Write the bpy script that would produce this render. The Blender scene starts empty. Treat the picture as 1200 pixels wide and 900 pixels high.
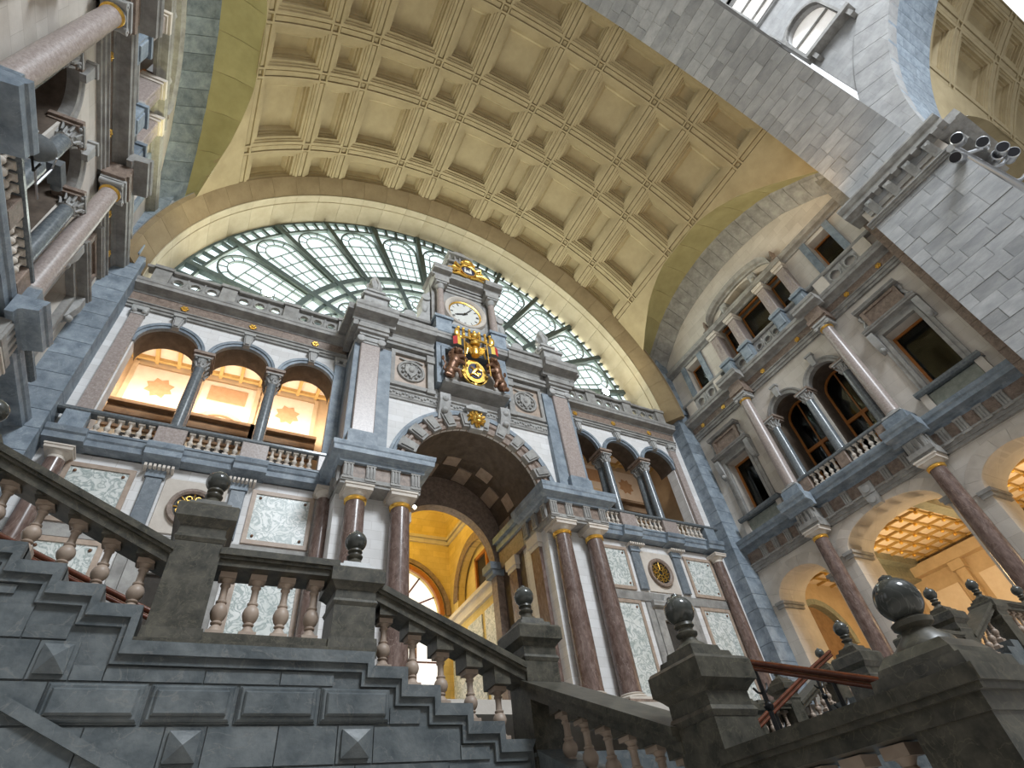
import bpy, bmesh, math, random
from mathutils import Matrix, Vector
from mathutils.geometry import tessellate_polygon
random.seed(7)
SC = bpy.context.scene
COL = SC.collection
PI = math.pi
def rad(a): return a * PI / 180

# ------------------------------------------------------------------ camera
R_CAM = ((0.88273279, -0.45576095, -0.11430126), (0.24515017, 0.65424377, -0.71544845), (0.40085435, 0.60352884, 0.6892523))
cam_data = bpy.data.cameras.new('camera')
cam = bpy.data.objects.new('camera', cam_data)
COL.objects.link(cam)
rx, dn, fw = (Vector(r).normalized() for r in R_CAM)
cm = Matrix.Identity(4)
for i in range(3):
    cm[i][0], cm[i][1], cm[i][2] = rx[i], -dn[i], -fw[i]
cam.matrix_world = cm
cam_data.sensor_width = 36.0
cam_data.lens = 36.0 * 639.09 / 1200.0
cam_data.clip_start = 0.05
cam_data.clip_end = 500
SC.camera = cam

# ------------------------------------------------------------------ world, daylight, exposure
W = bpy.data.worlds.new('world'); SC.world = W; W.use_nodes = True
bg = W.node_tree.nodes['Background']
bg.inputs[0].default_value = (0.90, 0.95, 1.0, 1); bg.inputs[1].default_value = 2.1
SC.view_settings.view_transform = 'Standard'
SC.view_settings.look = 'None'
SC.view_settings.gamma = 1
SC.view_settings.exposure = -0.55
SC.cycles.use_denoising = True
SC.cycles.max_bounces = 7
SC.cycles.diffuse_bounces = 4
SC.cycles.transparent_max_bounces = 12
SC.cycles.caustics_reflective = False
SC.cycles.caustics_refractive = False

CX = 7.7            # axis of the end wall
VX, VZ, VR = 7.6, 18.515, 13.02   # barrel vault axis and radius
XR, XL = 21.6, -5.9 # side walls
PR, PL = 20.65, -5.0  # faces of the grey corner piers
YC = 9.05           # middle of the side walls
FLOOR = 2.35        # upper platform

def light(name, kind, loc, energy, color, size=1.0, aim=None, spot=None, sizey=None):
    d = bpy.data.lights.new(name, kind); d.energy = energy; d.color = color
    if kind == 'AREA':
        d.size = size
        if sizey: d.shape = 'RECTANGLE'; d.size_y = sizey
    else: d.shadow_soft_size = size
    if kind == 'SPOT': d.spot_size = rad(spot or 120); d.spot_blend = 0.6
    o = bpy.data.objects.new(name, d); COL.objects.link(o); o.location = loc
    if aim is not None:
        o.rotation_euler = (Vector(aim) - Vector(loc)).to_track_quat('-Z', 'Y').to_euler()
    return o
# daylight of the dome over the crossing (its ring of windows, out of view overhead)
light('dome_skylight', 'AREA', (11.0, -23, 38), 27000, (0.87, 0.94, 1.0), 10, aim=(7.5, 14, 12))
# warm uplights that stand on the cornices and wash the vault
WARM = (1.0, 0.74, 0.36)
for lx, ly, en, cc in ((-3.9, 11.8, 430, (1.0, 0.93, 0.45)), (-4.0, 5.0, 330, (1.0, 0.88, 0.42)), (18.8, 8.0, 200, (1.0, 0.82, 0.40)), (18.4, 3.6, 480, (1.0, 0.62, 0.24))):
    light('vault_uplight', 'SPOT', (lx, ly, 19.4), en, cc, 0.3, aim=(lx + (VX - lx) * 0.22, ly, 31), spot=155)

# ------------------------------------------------------------------ materials
MATS = {}
def mat(name, c1, c2, scale=4.0, rough=0.6, vein=None, vscale=3.0, vamt=0.04, bump=0.0, bscale=30.0, metal=0.0, rnd=0.0,
        brick=None, spec=0.4, detail=4.0, stretch=(1, 1, 1), vfac=0.55):
    m = bpy.data.materials.new(name); m.use_nodes = True
    nt = m.node_tree; N = nt.nodes; L = nt.links; b = N['Principled BSDF']
    tc = N.new('ShaderNodeTexCoord'); mp = N.new('ShaderNodeMapping'); L.new(tc.outputs['Object'], mp.inputs[0])
    mp.inputs['Scale'].default_value = stretch
    oi = N.new('ShaderNodeObjectInfo')
    if rnd:
        ad = N.new('ShaderNodeVectorMath'); ad.operation = 'ADD'
        sc = N.new('ShaderNodeVectorMath'); sc.operation = 'SCALE'; sc.inputs[3].default_value = 37.0
        cb = N.new('ShaderNodeCombineXYZ')
        for k in range(3): L.new(oi.outputs['Random'], cb.inputs[k])
        L.new(cb.outputs[0], sc.inputs[0]); L.new(mp.outputs[0], ad.inputs[0]); L.new(sc.outputs[0], ad.inputs[1]); co = ad.outputs[0]
    else: co = mp.outputs[0]
    nz = N.new('ShaderNodeTexNoise'); nz.inputs['Scale'].default_value = scale; nz.inputs['Detail'].default_value = detail
    nz.inputs['Roughness'].default_value = 0.65
    L.new(co, nz.inputs['Vector'])
    rp = N.new('ShaderNodeValToRGB'); L.new(nz.outputs[0], rp.inputs[0])
    rp.color_ramp.elements[0].position = 0.32; rp.color_ramp.elements[0].color = (*c1, 1)
    rp.color_ramp.elements[1].position = 0.68; rp.color_ramp.elements[1].color = (*c2, 1)
    out = rp.outputs[0]
    if vein:
        wn = N.new('ShaderNodeTexNoise'); wn.inputs['Scale'].default_value = vscale; wn.inputs['Detail'].default_value = 6
        wn.inputs['Distortion'].default_value = 1.6
        L.new(co, wn.inputs['Vector'])
        s = N.new('ShaderNodeMath'); s.operation = 'SUBTRACT'; s.inputs[1].default_value = 0.5; L.new(wn.outputs[0], s.inputs[0])
        a = N.new('ShaderNodeMath'); a.operation = 'ABSOLUTE'; L.new(s.outputs[0], a.inputs[0])
        mr = N.new('ShaderNodeMapRange'); mr.inputs[1].default_value = 0.0; mr.inputs[2].default_value = vamt
        mr.inputs[3].default_value = vfac; mr.inputs[4].default_value = 0.0; L.new(a.outputs[0], mr.inputs[0])
        mx = N.new('ShaderNodeMix'); mx.data_type = 'RGBA'; L.new(mr.outputs[0], mx.inputs[0]); L.new(out, mx.inputs[6])
        mx.inputs[7].default_value = (*vein, 1); out = mx.outputs[2]
    hgt = None
    if brick:
        bw, bh, mort = brick
        sx = N.new('ShaderNodeSeparateXYZ'); L.new(tc.outputs['Object'], sx.inputs[0])
        su = N.new('ShaderNodeMath'); su.operation = 'ADD'; L.new(sx.outputs[0], su.inputs[0]); L.new(sx.outputs[1], su.inputs[1])
        cb2 = N.new('ShaderNodeCombineXYZ'); L.new(su.outputs[0], cb2.inputs[0]); L.new(sx.outputs[2], cb2.inputs[1])
        br = N.new('ShaderNodeTexBrick'); br.inputs['Scale'].default_value = 1.0; br.inputs['Brick Width'].default_value = bw
        br.inputs['Row Height'].default_value = bh; br.inputs['Mortar Size'].default_value = mort; br.inputs['Mortar Smooth'].default_value = 0.3
        br.inputs['Color1'].default_value = (1, 1, 1, 1); br.inputs['Color2'].default_value = (0.88, 0.87, 0.86, 1); br.inputs['Mortar'].default_value = (0.72, 0.70, 0.68, 1)
        L.new(cb2.outputs[0], br.inputs['Vector'])
        mx = N.new('ShaderNodeMix'); mx.data_type = 'RGBA'; mx.blend_type = 'MULTIPLY'; mx.inputs[0].default_value = 1
        L.new(out, mx.inputs[6]); L.new(br.outputs['Color'], mx.inputs[7]); out = mx.outputs[2]; hgt = br.outputs['Fac']
    if rnd:
        mr = N.new('ShaderNodeMapRange'); mr.inputs[3].default_value = 1 - rnd; mr.inputs[4].default_value = 1 + rnd; L.new(oi.outputs['Random'], mr.inputs[0])
        vm = N.new('ShaderNodeVectorMath'); vm.operation = 'SCALE'; L.new(out, vm.inputs[0]); L.new(mr.outputs[0], vm.inputs[3]); out = vm.outputs[0]
    L.new(out, b.inputs['Base Color'])
    b.inputs['Roughness'].default_value = rough; b.inputs['Metallic'].default_value = metal
    b.inputs['Specular IOR Level'].default_value = spec
    if bump:
        bn = N.new('ShaderNodeTexNoise'); bn.inputs['Scale'].default_value = bscale; bn.inputs['Detail'].default_value = 3; L.new(co, bn.inputs['Vector'])
        bp = N.new('ShaderNodeBump'); bp.inputs['Strength'].default_value = bump; bp.inputs['Distance'].default_value = 0.02
        L.new(bn.outputs[0], bp.inputs['Height']); L.new(bp.outputs[0], b.inputs['Normal'])
    MATS[name] = m
    return m
def plain(name, c, rough=0.5, metal=0.0, emit=None, estr=0.0, alpha=None):
    m = bpy.data.materials.new(name); m.use_nodes = True; b = m.node_tree.nodes['Principled BSDF']
    b.inputs['Base Color'].default_value = (*c, 1); b.inputs['Roughness'].default_value = rough; b.inputs['Metallic'].default_value = metal
    if emit: b.inputs['Emission Color'].default_value = (*emit, 1); b.inputs['Emission Strength'].default_value = estr
    MATS[name] = m
    return m
def glass(name, tint, mixf, rough=0.02):
    m = bpy.data.materials.new(name); m.use_nodes = True; nt = m.node_tree; N = nt.nodes; L = nt.links
    N.remove(N['Principled BSDF']); o = N['Material Output']
    t = N.new('ShaderNodeBsdfTransparent'); t.inputs[0].default_value = (*tint, 1)
    g = N.new('ShaderNodeBsdfGlossy'); g.inputs['Roughness'].default_value = rough; g.inputs[0].default_value = (0.9, 0.95, 0.95, 1)
    x0 = mixf
    x = N.new('ShaderNodeMixShader'); x.inputs[0].default_value = x0; L.new(t.outputs[0], x.inputs[1]); L.new(g.outputs[0], x.inputs[2]); L.new(x.outputs[0], o.inputs[0])
    MATS[name] = m
    return m
mat('white_stone', (0.70, 0.69, 0.68), (0.82, 0.81, 0.81), 1.2, 0.7, brick=(0.62, 0.3, 0.006), bump=0.1)
mat('cream_stone', (0.60, 0.55, 0.49), (0.74, 0.69, 0.63), 0.9, 0.75, brick=(1.1, 0.5, 0.006), bump=0.15)
mat('pale_stone', (0.55, 0.49, 0.43), (0.68, 0.62, 0.55), 1.6, 0.7, bump=0.15, rnd=0.08)
mat('blue_stone', (0.14, 0.175, 0.215), (0.30, 0.35, 0.40), 2.6, 0.5, vein=(0.38, 0.43, 0.47), vscale=1.7, vamt=0.010, bump=0.2, rnd=0.14)
mat('grey_stone', (0.21, 0.20, 0.19), (0.37, 0.36, 0.34), 2.5, 0.6, bump=0.2, rnd=0.08)
mat('carved_stone', (0.30, 0.30, 0.29), (0.46, 0.45, 0.44), 3.0, 0.65, bump=0.4, bscale=14)
mat('brown_stone', (0.16, 0.115, 0.09), (0.31, 0.235, 0.19), 6.0, 0.5, vein=(0.5, 0.43, 0.38), vscale=4, vamt=0.01, rnd=0.1)
mat('red_marble', (0.10, 0.063, 0.052), (0.215, 0.152, 0.13), 9.0, 0.22, vein=(0.34, 0.27, 0.24), vscale=2.2, vamt=0.012, rnd=0.05, stretch=(1, 1, 0.4))
mat('pink_granite', (0.27, 0.22, 0.20), (0.43, 0.365, 0.34), 14.0, 0.3, vein=(0.62, 0.55, 0.52), vscale=3.5, vamt=0.010, rnd=0.06)
mat('grey_granite', (0.10, 0.115, 0.13), (0.20, 0.22, 0.23), 12.0, 0.2, rnd=0.05)
mat('dark_marble', (0.030, 0.029, 0.023), (0.105, 0.096, 0.075), 9.0, 0.34, vein=(0.15, 0.135, 0.095), vscale=7.0, vamt=0.02, rnd=0.08)
mat('ball_marble', (0.035, 0.037, 0.034), (0.085, 0.088, 0.080), 4.0, 0.16, vein=(0.15, 0.15, 0.14), vscale=5.0, vamt=0.015)
mat('stair_stone', (0.065, 0.078, 0.086), (0.15, 0.165, 0.17), 4.5, 0.4, vein=(0.20, 0.20, 0.19), vscale=3.0, vamt=0.012, bump=0.25, bscale=18, rnd=0.10)
mat('beige_stone', (0.33, 0.25, 0.195), (0.45, 0.355, 0.285), 5.0, 0.45, rnd=0.08)
mat('vault_stone', (0.335, 0.262, 0.145), (0.44, 0.352, 0.205), 0.8, 0.7, bump=0.1)
mat('splay_shade_tone', (0.225, 0.160, 0.085), (0.31, 0.23, 0.13), 1.2, 0.75, bump=0.1, rnd=0.05)  # darkened splay: contrast with the reveal put in colour, not given by lamps
mat('reveal_lit_tone', (0.42, 0.35, 0.235), (0.53, 0.46, 0.33), 1.0, 0.7, bump=0.1, rnd=0.05)  # paler half of that contrast, light put into the colour
mat('olive_plaster', (0.33, 0.295, 0.14), (0.43, 0.385, 0.20), 0.9, 0.75, bump=0.1, rnd=0.04)
mat('ashlar', (0.27, 0.275, 0.285), (0.42, 0.42, 0.425), 1.6, 0.6, vein=(0.30, 0.30, 0.31), vscale=2.5, vamt=0.03, bump=0.25, bscale=9, rnd=0.20, stretch=(1, 0.6, 1.6))
mat('mortar', (0.40, 0.39, 0.37), (0.50, 0.48, 0.46), 3, 0.9)
mat('dark_mortar', (0.10, 0.10, 0.10), (0.16, 0.16, 0.155), 3, 0.9)
mat('drum_stone', (0.29, 0.29, 0.29), (0.43, 0.425, 0.42), 1.5, 0.7, brick=(1.2, 0.6, 0.006), bump=0.2)
mat('veined_marble', (0.60, 0.63, 0.60), (0.78, 0.79, 0.77), 2.2, 0.3, vein=(0.24, 0.30, 0.29), vscale=3.4, vamt=0.075, vfac=0.85, rnd=0.04)
mat('grey_slab', (0.13, 0.155, 0.18), (0.21, 0.235, 0.26), 5.0, 0.3, vein=(0.4, 0.43, 0.45), vscale=2.0, vamt=0.008)
mat('green_slab', (0.20, 0.22, 0.19), (0.31, 0.32, 0.28), 6.0, 0.35, rnd=0.06)
mat('gold', (0.72, 0.40, 0.07), (0.95, 0.62, 0.16), 9.0, 0.32, metal=0.85, bump=0.3, bscale=25)
mat('bronze', (0.12, 0.06, 0.035), (0.25, 0.13, 0.075), 9.0, 0.38, metal=0.4, bump=0.4, bscale=20)
mat('oak', (0.34, 0.12, 0.025), (0.48, 0.19, 0.05), 8.0, 0.4, stretch=(6, 6, 0.6))
mat('mahogany', (0.075, 0.020, 0.010), (0.15, 0.042, 0.018), 8.0, 0.2)
mat('iron', (0.055, 0.08, 0.078), (0.10, 0.135, 0.13), 9.0, 0.5)
plain('black_iron', (0.015, 0.015, 0.016), 0.35, 0.6)
plain('steel', (0.62, 0.63, 0.65), 0.28, 0.9)
plain('dark_lens', (0.02, 0.02, 0.025), 0.1)
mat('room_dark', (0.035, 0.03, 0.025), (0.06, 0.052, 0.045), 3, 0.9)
mat('soffit_shade', (0.075, 0.055, 0.04), (0.14, 0.105, 0.08), 3, 0.7)  # dark tone stands in for shade inside arches, passage and window reveals
mat('umber_wall', (0.20, 0.12, 0.065), (0.30, 0.19, 0.11), 3, 0.7)
mat('gilt_wood', (0.50, 0.33, 0.12), (0.62, 0.43, 0.18), 4, 0.6)
mat('room_wall', (0.55, 0.42, 0.28), (0.66, 0.52, 0.36), 2, 0.8)
mat('gallery_panel', (0.78, 0.66, 0.55), (0.86, 0.75, 0.65), 3, 0.7)
mat('star_paint', (0.50, 0.30, 0.17), (0.58, 0.36, 0.22), 6, 0.7)
mat('yellow_plaster', (0.70, 0.54, 0.20), (0.82, 0.66, 0.30), 1.4, 0.8, brick=(0.7, 0.32, 0.006))
mat('clock_face', (0.60, 0.60, 0.57), (0.68, 0.68, 0.64), 6, 0.4)
plain('clock_ink', (0.015, 0.013, 0.012), 0.5)
plain('flag_red', (0.5, 0.03, 0.03), 0.6); plain('flag_yellow', (0.75, 0.52, 0.06), 0.6); plain('flag_black', (0.03, 0.03, 0.035), 0.6)
plain('enamel_blue', (0.03, 0.04, 0.10), 0.3); plain('enamel_white', (0.75, 0.75, 0.72), 0.4)
plain('lamp_glow', (1, 1, 1), 0.4, emit=(0.85, 1.0, 0.98), estr=60.0)
plain('small_lamp', (1, 1, 1), 0.4, emit=(1.0, 0.86, 0.6), estr=25.0)
plain('backlit_glass', (0.9, 0.88, 0.84), 0.4, emit=(1.0, 0.93, 0.85), estr=0.55)
plain('lit_pane', (0.9, 0.9, 0.9), 0.4, emit=(0.95, 0.97, 1.0), estr=1.3)
glass('window_glass', (0.96, 1.0, 0.99), 0.05)
glass('dark_glass', (0.5, 0.5, 0.48), 0.045)
mat('canvas_grey', (0.10, 0.11, 0.115), (0.16, 0.17, 0.175), 6, 0.8)

# ------------------------------------------------------------------ mesh builder; local axes: u right, v towards the room, w up
class M:
    def __init__(s, flip=True): s.v = []; s.f = []; s.sm = []; s.flip = flip
    def pt(s, p): return (p[0], -p[1], p[2]) if s.flip else tuple(p)
    def add(s, vs, fs, smooth=False):
        n = len(s.v); s.v += [s.pt(p) for p in vs]; s.f += [tuple(i + n for i in f) for f in fs]; s.sm += [smooth] * len(fs); return s
    def box(s, a0, a1, b0, b1, c0, c1):
        return s.add([(a0, b0, c0), (a1, b0, c0), (a1, b1, c0), (a0, b1, c0), (a0, b0, c1), (a1, b0, c1), (a1, b1, c1), (a0, b1, c1)],
                     [(0, 3, 2, 1), (4, 5, 6, 7), (0, 1, 5, 4), (1, 2, 6, 5), (2, 3, 7, 6), (3, 0, 4, 7)])
    def cham(s, a0, a1, b0, b1, c0, c1, e):   # slab whose front (b1) edges are bevelled
        return s.add([(a0, b0, c0), (a1, b0, c0), (a1, b0, c1), (a0, b0, c1), (a0, b1 - e, c0), (a1, b1 - e, c0), (a1, b1 - e, c1), (a0, b1 - e, c1),
                      (a0 + e, b1, c0 + e), (a1 - e, b1, c0 + e), (a1 - e, b1, c1 - e), (a0 + e, b1, c1 - e)],
                     [(0, 1, 2, 3), (0, 4, 5, 1), (1, 5, 6, 2), (2, 6, 7, 3), (3, 7, 4, 0), (4, 8, 9, 5), (5, 9, 10, 6), (6, 10, 11, 7), (7, 11, 8, 4), (8, 11, 10, 9)])
    def prism(s, poly, lo, hi, ax='v', smooth=False):
        n = len(poly)
        mk = {'v': lambda p, t: (p[0], t, p[1]), 'u': lambda p, t: (t, p[0], p[1]), 'w': lambda p, t: (p[0], p[1], t)}[ax]
        vs = [mk(p, lo) for p in poly] + [mk(p, hi) for p in poly]
        fs = [(i, (i + 1) % n, n + (i + 1) % n, n + i) for i in range(n)]
        s.add(vs, fs, smooth)
        tr = tessellate_polygon([[Vector((p[0], p[1], 0)) for p in poly]])
        s.add(vs, [tuple(t) for t in tr] + [tuple(n + i for i in reversed(t)) for t in tr])
        return s
    def plate(s, outer, holes, v0, v1):
        loops = [outer] + holes
        tr = tessellate_polygon([[Vector((p[0], p[1], 0)) for p in l] for l in loops])
        flat = [p for l in loops for p in l]; n = len(flat)
        vs = [(p[0], v0, p[1]) for p in flat] + [(p[0], v1, p[1]) for p in flat]
        fs = [tuple(t) for t in tr] + [tuple(n + i for i in reversed(t)) for t in tr]
        k = 0
        for l in loops:
            m = len(l); fs += [(k + i, k + (i + 1) % m, n + k + (i + 1) % m, n + k + i) for i in range(m)]; k += m
        return s.add(vs, fs)
    def mould(s, prof, u0, u1): return s.prism(prof, u0, u1, 'u')
    def lathe(s, prof, n=16, c=(0, 0, 0), cap=True, ax='w'):
        vs = []; fs = []
        for r, z in prof:
            for k in range(n):
                a = 2 * PI * k / n
                p = (r * math.cos(a), r * math.sin(a), z)
                if ax == 'v': p = (p[0], p[2], p[1])
                if ax == 'u': p = (p[2], p[0], p[1])
                vs.append((p[0] + c[0], p[1] + c[1], p[2] + c[2]))
        for i in range(len(prof) - 1):
            for k in range(n): fs.append((i * n + k, i * n + (k + 1) % n, (i + 1) * n + (k + 1) % n, (i + 1) * n + k))
        if cap: fs += [tuple(range(n)), tuple(range((len(prof) - 1) * n, len(prof) * n))]
        return s.add(vs, fs, True)
    def ball(s, c, r, n=16, m=10, sc=(1, 1, 1)):
        vs = []; fs = []
        for j in range(m + 1):
            t = PI * j / m
            for k in range(n):
                a = 2 * PI * k / n; q = max(math.sin(t), 1e-3)
                vs.append((c[0] + r * sc[0] * q * math.cos(a), c[1] + r * sc[1] * q * math.sin(a), c[2] - r * sc[2] * math.cos(t)))
        for j in range(m):
            for k in range(n): fs.append((j * n + k, j * n + (k + 1) % n, (j + 1) * n + (k + 1) % n, (j + 1) * n + k))
        return s.add(vs, fs, True)
    def tube(s, pts, r, n=8, closed=False):
        P = [Vector(p) for p in pts]; rings = []
        for i, p in enumerate(P):
            a = P[i - 1] if i or closed else p; b = P[(i + 1) % len(P)] if i < len(P) - 1 or closed else p
            t = (b - a).normalized(); x = t.cross(Vector((0.13, 0.21, 0.97)))
            if x.length < 0.05: x = t.cross(Vector((1, 0, 0)))
            x.normalize(); y = t.cross(x); rr = r[i] if isinstance(r, (list, tuple)) else r
            rings.append([tuple(p + x * (rr * math.cos(2 * PI * k / n)) + y * (rr * math.sin(2 * PI * k / n))) for k in range(n)])
        return s.loft(rings, True, closed)
    def loft(s, rings, closed_ring=True, closed=False, smooth=True, cap=True):
        n = len(rings[0]); vs = [p for r in rings for p in r]; fs = []; m = len(rings)
        for i in range(m if closed else m - 1):
            for k in range(n if closed_ring else n - 1):
                j = (i + 1) % m; fs.append((i * n + k, i * n + (k + 1) % n, j * n + (k + 1) % n, j * n + k))
        if cap and closed_ring and not closed: fs += [tuple(range(n)), tuple(range((m - 1) * n, m * n))]
        return s.add(vs, fs, smooth)
    def arc(s, cu, cw, prof, a0, a1, n=16, ry=1.0):   # closed profile [(r, v)] swept round an arch
        rings = [[(cu + r * math.cos(t), v, cw + r * ry * math.sin(t)) for r, v in prof] for t in (rad(a0 + (a1 - a0) * i / n) for i in range(n + 1))]
        return s.loft(rings, True, abs(a1 - a0) >= 360, False)
    def frustum(s, cu, cv, z0, z1, h0, h1, k0=None, k1=None):
        k0 = h0 if k0 is None else k0; k1 = h1 if k1 is None else k1
        vs = [(cu - h0, cv - k0, z0), (cu + h0, cv - k0, z0), (cu + h0, cv + k0, z0), (cu - h0, cv + k0, z0), (cu - h1, cv - k1, z1), (cu + h1, cv - k1, z1), (cu + h1, cv + k1, z1), (cu - h1, cv + k1, z1)]
        return s.add(vs, [(0, 3, 2, 1), (4, 5, 6, 7), (0, 1, 5, 4), (1, 2, 6, 5), (2, 3, 7, 6), (3, 0, 4, 7)])
    def mesh(s, name, mname):
        me = bpy.data.meshes.new(name); me.from_pydata(s.v, [], s.f)
        me.polygons.foreach_set('use_smooth', s.sm)
        b = bmesh.new(); b.from_mesh(me); bmesh.ops.recalc_face_normals(b, faces=b.faces); b.to_mesh(me); b.free()
        if any(s.sm): me.set_sharp_from_angle(angle=rad(38))
        me.materials.append(MATS[mname]); return me
CACHE = {}
def world(P, p):
    (x, y, z), r = P; u, v = p[0], -p[1]; c, s = math.cos(r), math.sin(r)
    return (x + c * u - s * v, y + s * u + c * v, z + p[2])
W0 = ((0, 0, 0), 0.0)
def link(name, me, parent=None, P=None, at=(0, 0, 0), rz=0.0):
    o = bpy.data.objects.new(name, me); COL.objects.link(o)
    if parent is not None: o.parent = parent; o.location = (at[0], -at[1], at[2]); o.rotation_euler = (0, 0, rz)
    elif P is not None: o.location = world(P, at); o.rotation_euler = (0, 0, P[1] + rz)
    return o
def tag(o, label=None, cat=None, group=None, kind=None):
    if label: o['label'] = label
    if cat: o['category'] = cat
    if group: o['group'] = group
    if kind: o['kind'] = kind
    return o
def thing(name, label, cat, P=W0, at=(0, 0, 0), group=None, rz=0.0): return tag(link(name, None, None, P, at, rz), label, cat, group)
def part(name, mb, mname, parent, at=(0, 0, 0), key=None, rz=0.0, label=None):
    if key and key in CACHE: me = CACHE[key]
    else:
        mb = mb() if callable(mb) else mb
        me = mb.mesh(name, mname)
        if key: CACHE[key] = me
    o = link(name, me, parent, None, at, rz)
    if label: o['label'] = label
    return o
def struct(name, mb, mname, P=W0, label=None, at=(0, 0, 0)):
    return tag(link(name, mb.mesh(name, mname), None, P, at), label, None, None, 'structure')
def mono(name, mb, mname, label, cat, P=W0, at=(0, 0, 0), group=None): return tag(link(name, mb.mesh(name, mname), None, P, at), label, cat, group)
def arch_hole(uc, half, w0, ws, rise=None, n=16):
    rise = half if rise is None else rise
    return [(uc - half, w0), (uc + half, w0)] + [(uc + half * math.cos(t), ws + rise * math.sin(t)) for t in (PI * i / n for i in range(n + 1))]
def rect(a0, a1, c0, c1): return [(a0, c0), (a1, c0), (a1, c1), (a0, c1)]
TRIM = [0]
def trim():
    TRIM[0] += 1; return 'trim_%d' % TRIM[0]
WIN = [1]
def window():
    WIN[0] += 1; return 'window_%d' % WIN[0]
def cornice(w0, w1, d, b=0.0):   # stepped cornice profile (v, w), back at b
    h = w1 - w0
    return [(b, w0), (b + d * 0.25, w0), (b + d * 0.30, w0 + h * 0.22), (b + d * 0.42, w0 + h * 0.30), (b + d * 0.88, w0 + h * 0.38), (b + d * 0.90, w0 + h * 0.66),
            (b + d * 0.96, w0 + h * 0.74), (b + d, w0 + h * 0.95), (b + d, w1), (b, w1)]
# the three wall places: end wall looks along -y, side walls look into the hall
E = ((CX, 16.0, 0), 0.0)
RT = ((XR, YC, 0), -PI / 2)
LF = ((XL, YC, 0), PI / 2)

# ------------------------------------------------------------------ shared kinds
def baluster_mesh(h, r, n):
    m = M(); p = h * 0.12
    m.box(-r, r, -r, r, 0, p); m.box(-r * 0.98, r * 0.98, -r * 0.98, r * 0.98, h - p * 0.75, h)
    pr = [(0.95, 0.115), (0.84, 0.14), (0.56, 0.20), (0.44, 0.225), (0.64, 0.24), (0.66, 0.255), (0.52, 0.275), (0.80, 0.32), (0.97, 0.385), (0.97, 0.43), (0.82, 0.49), (0.54, 0.535), (0.64, 0.55), (0.64, 0.575),
          (0.47, 0.59), (0.42, 0.70), (0.45, 0.79), (0.60, 0.81), (0.60, 0.835), (0.47, 0.85), (0.60, 0.88), (0.90, 0.925)]
    m.lathe([(a * r, b * h) for a, b in pr], n)
    return m
def baluster(parent, at, h, r, n=10, mname='beige_stone'):
    part('baluster', lambda: baluster_mesh(h, r, n), mname, parent, at, 'bal%.3f_%.3f_%d_%s' % (h, r, n, mname))
def corinthian(parent, at, r, h, mname, key, n=12):
    def f():
        m = M(); m.lathe([(r * 0.95, 0), (r * 1.1, h * 0.06), (r * 0.95, h * 0.12), (r * 1.0, h * 0.5), (r * 1.35, h * 0.82)], n)
        for lv, (z0, hh, ro) in enumerate(((0.08, 0.38, 1.05), (0.36, 0.36, 1.12))):
            for k in range(8):
                a = 2 * PI * (k + 0.5 * lv) / 8; ca, sa = math.cos(a), math.sin(a)
                prof = [(ro, z0), (ro * 1.16, z0 + hh * 0.6), (ro * 1.42, z0 + hh), (ro * 1.5, z0 + hh * 0.82)]
                m.tube([(r * q * ca, r * q * sa, h * z) for q, z in prof], [r * 0.16, r * 0.2, r * 0.15, r * 0.08], 5)
        for sx in (-1, 1):
            for sy in (-1, 1): m.ball((sx * r * 1.15, sy * r * 1.15, h * 0.8), r * 0.26, 8, 5)
        m.box(-r * 1.5, r * 1.5, -r * 1.5, r * 1.5, h * 0.88, h)
        return m
    part('capital', f, mname, parent, at, key)
def ionic(parent, at, r, h, mname, key):
    def f():
        m = M(); m.lathe([(r * 0.95, 0), (r * 1.15, h * 0.2), (r * 1.1, h * 0.5)], 14)
        m.box(-r * 1.2, r * 1.2, -r * 1.15, r * 1.15, h * 0.4, h * 0.72)
        for sx in (-1, 1):
            m.lathe([(r * 0.42, -r * 1.2), (r * 0.34, -r * 0.5), (r * 0.34, r * 0.5), (r * 0.42, r * 1.2)], 12, (sx * r * 1.2, 0, h * 0.42), True, 'v')
            m.lathe([(r * 0.16, r * 1.2), (r * 0.12, r * 1.3)], 8, (sx * r * 1.2, 0, h * 0.42), True, 'v')
        m.box(-r * 1.45, r * 1.45, -r * 1.35, r * 1.35, h * 0.74, h)
        return m
    part('capital', f, mname, parent, at, key)
def doric(parent, at, r, h, mname, key):
    def f():
        m = M(); m.lathe([(r * 0.9, 0), (r * 0.9, h * 0.25), (r * 1.0, h * 0.3), (r * 1.25, h * 0.58), (r * 1.3, h * 0.62)], 18)
        m.box(-r * 1.38, r * 1.38, -r * 1.38, r * 1.38, h * 0.6, h); m.box(-r * 1.48, r * 1.48, -r * 1.48, r * 1.48, h * 0.86, h)
        return m
    part('capital', f, mname, parent, at, key)
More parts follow.
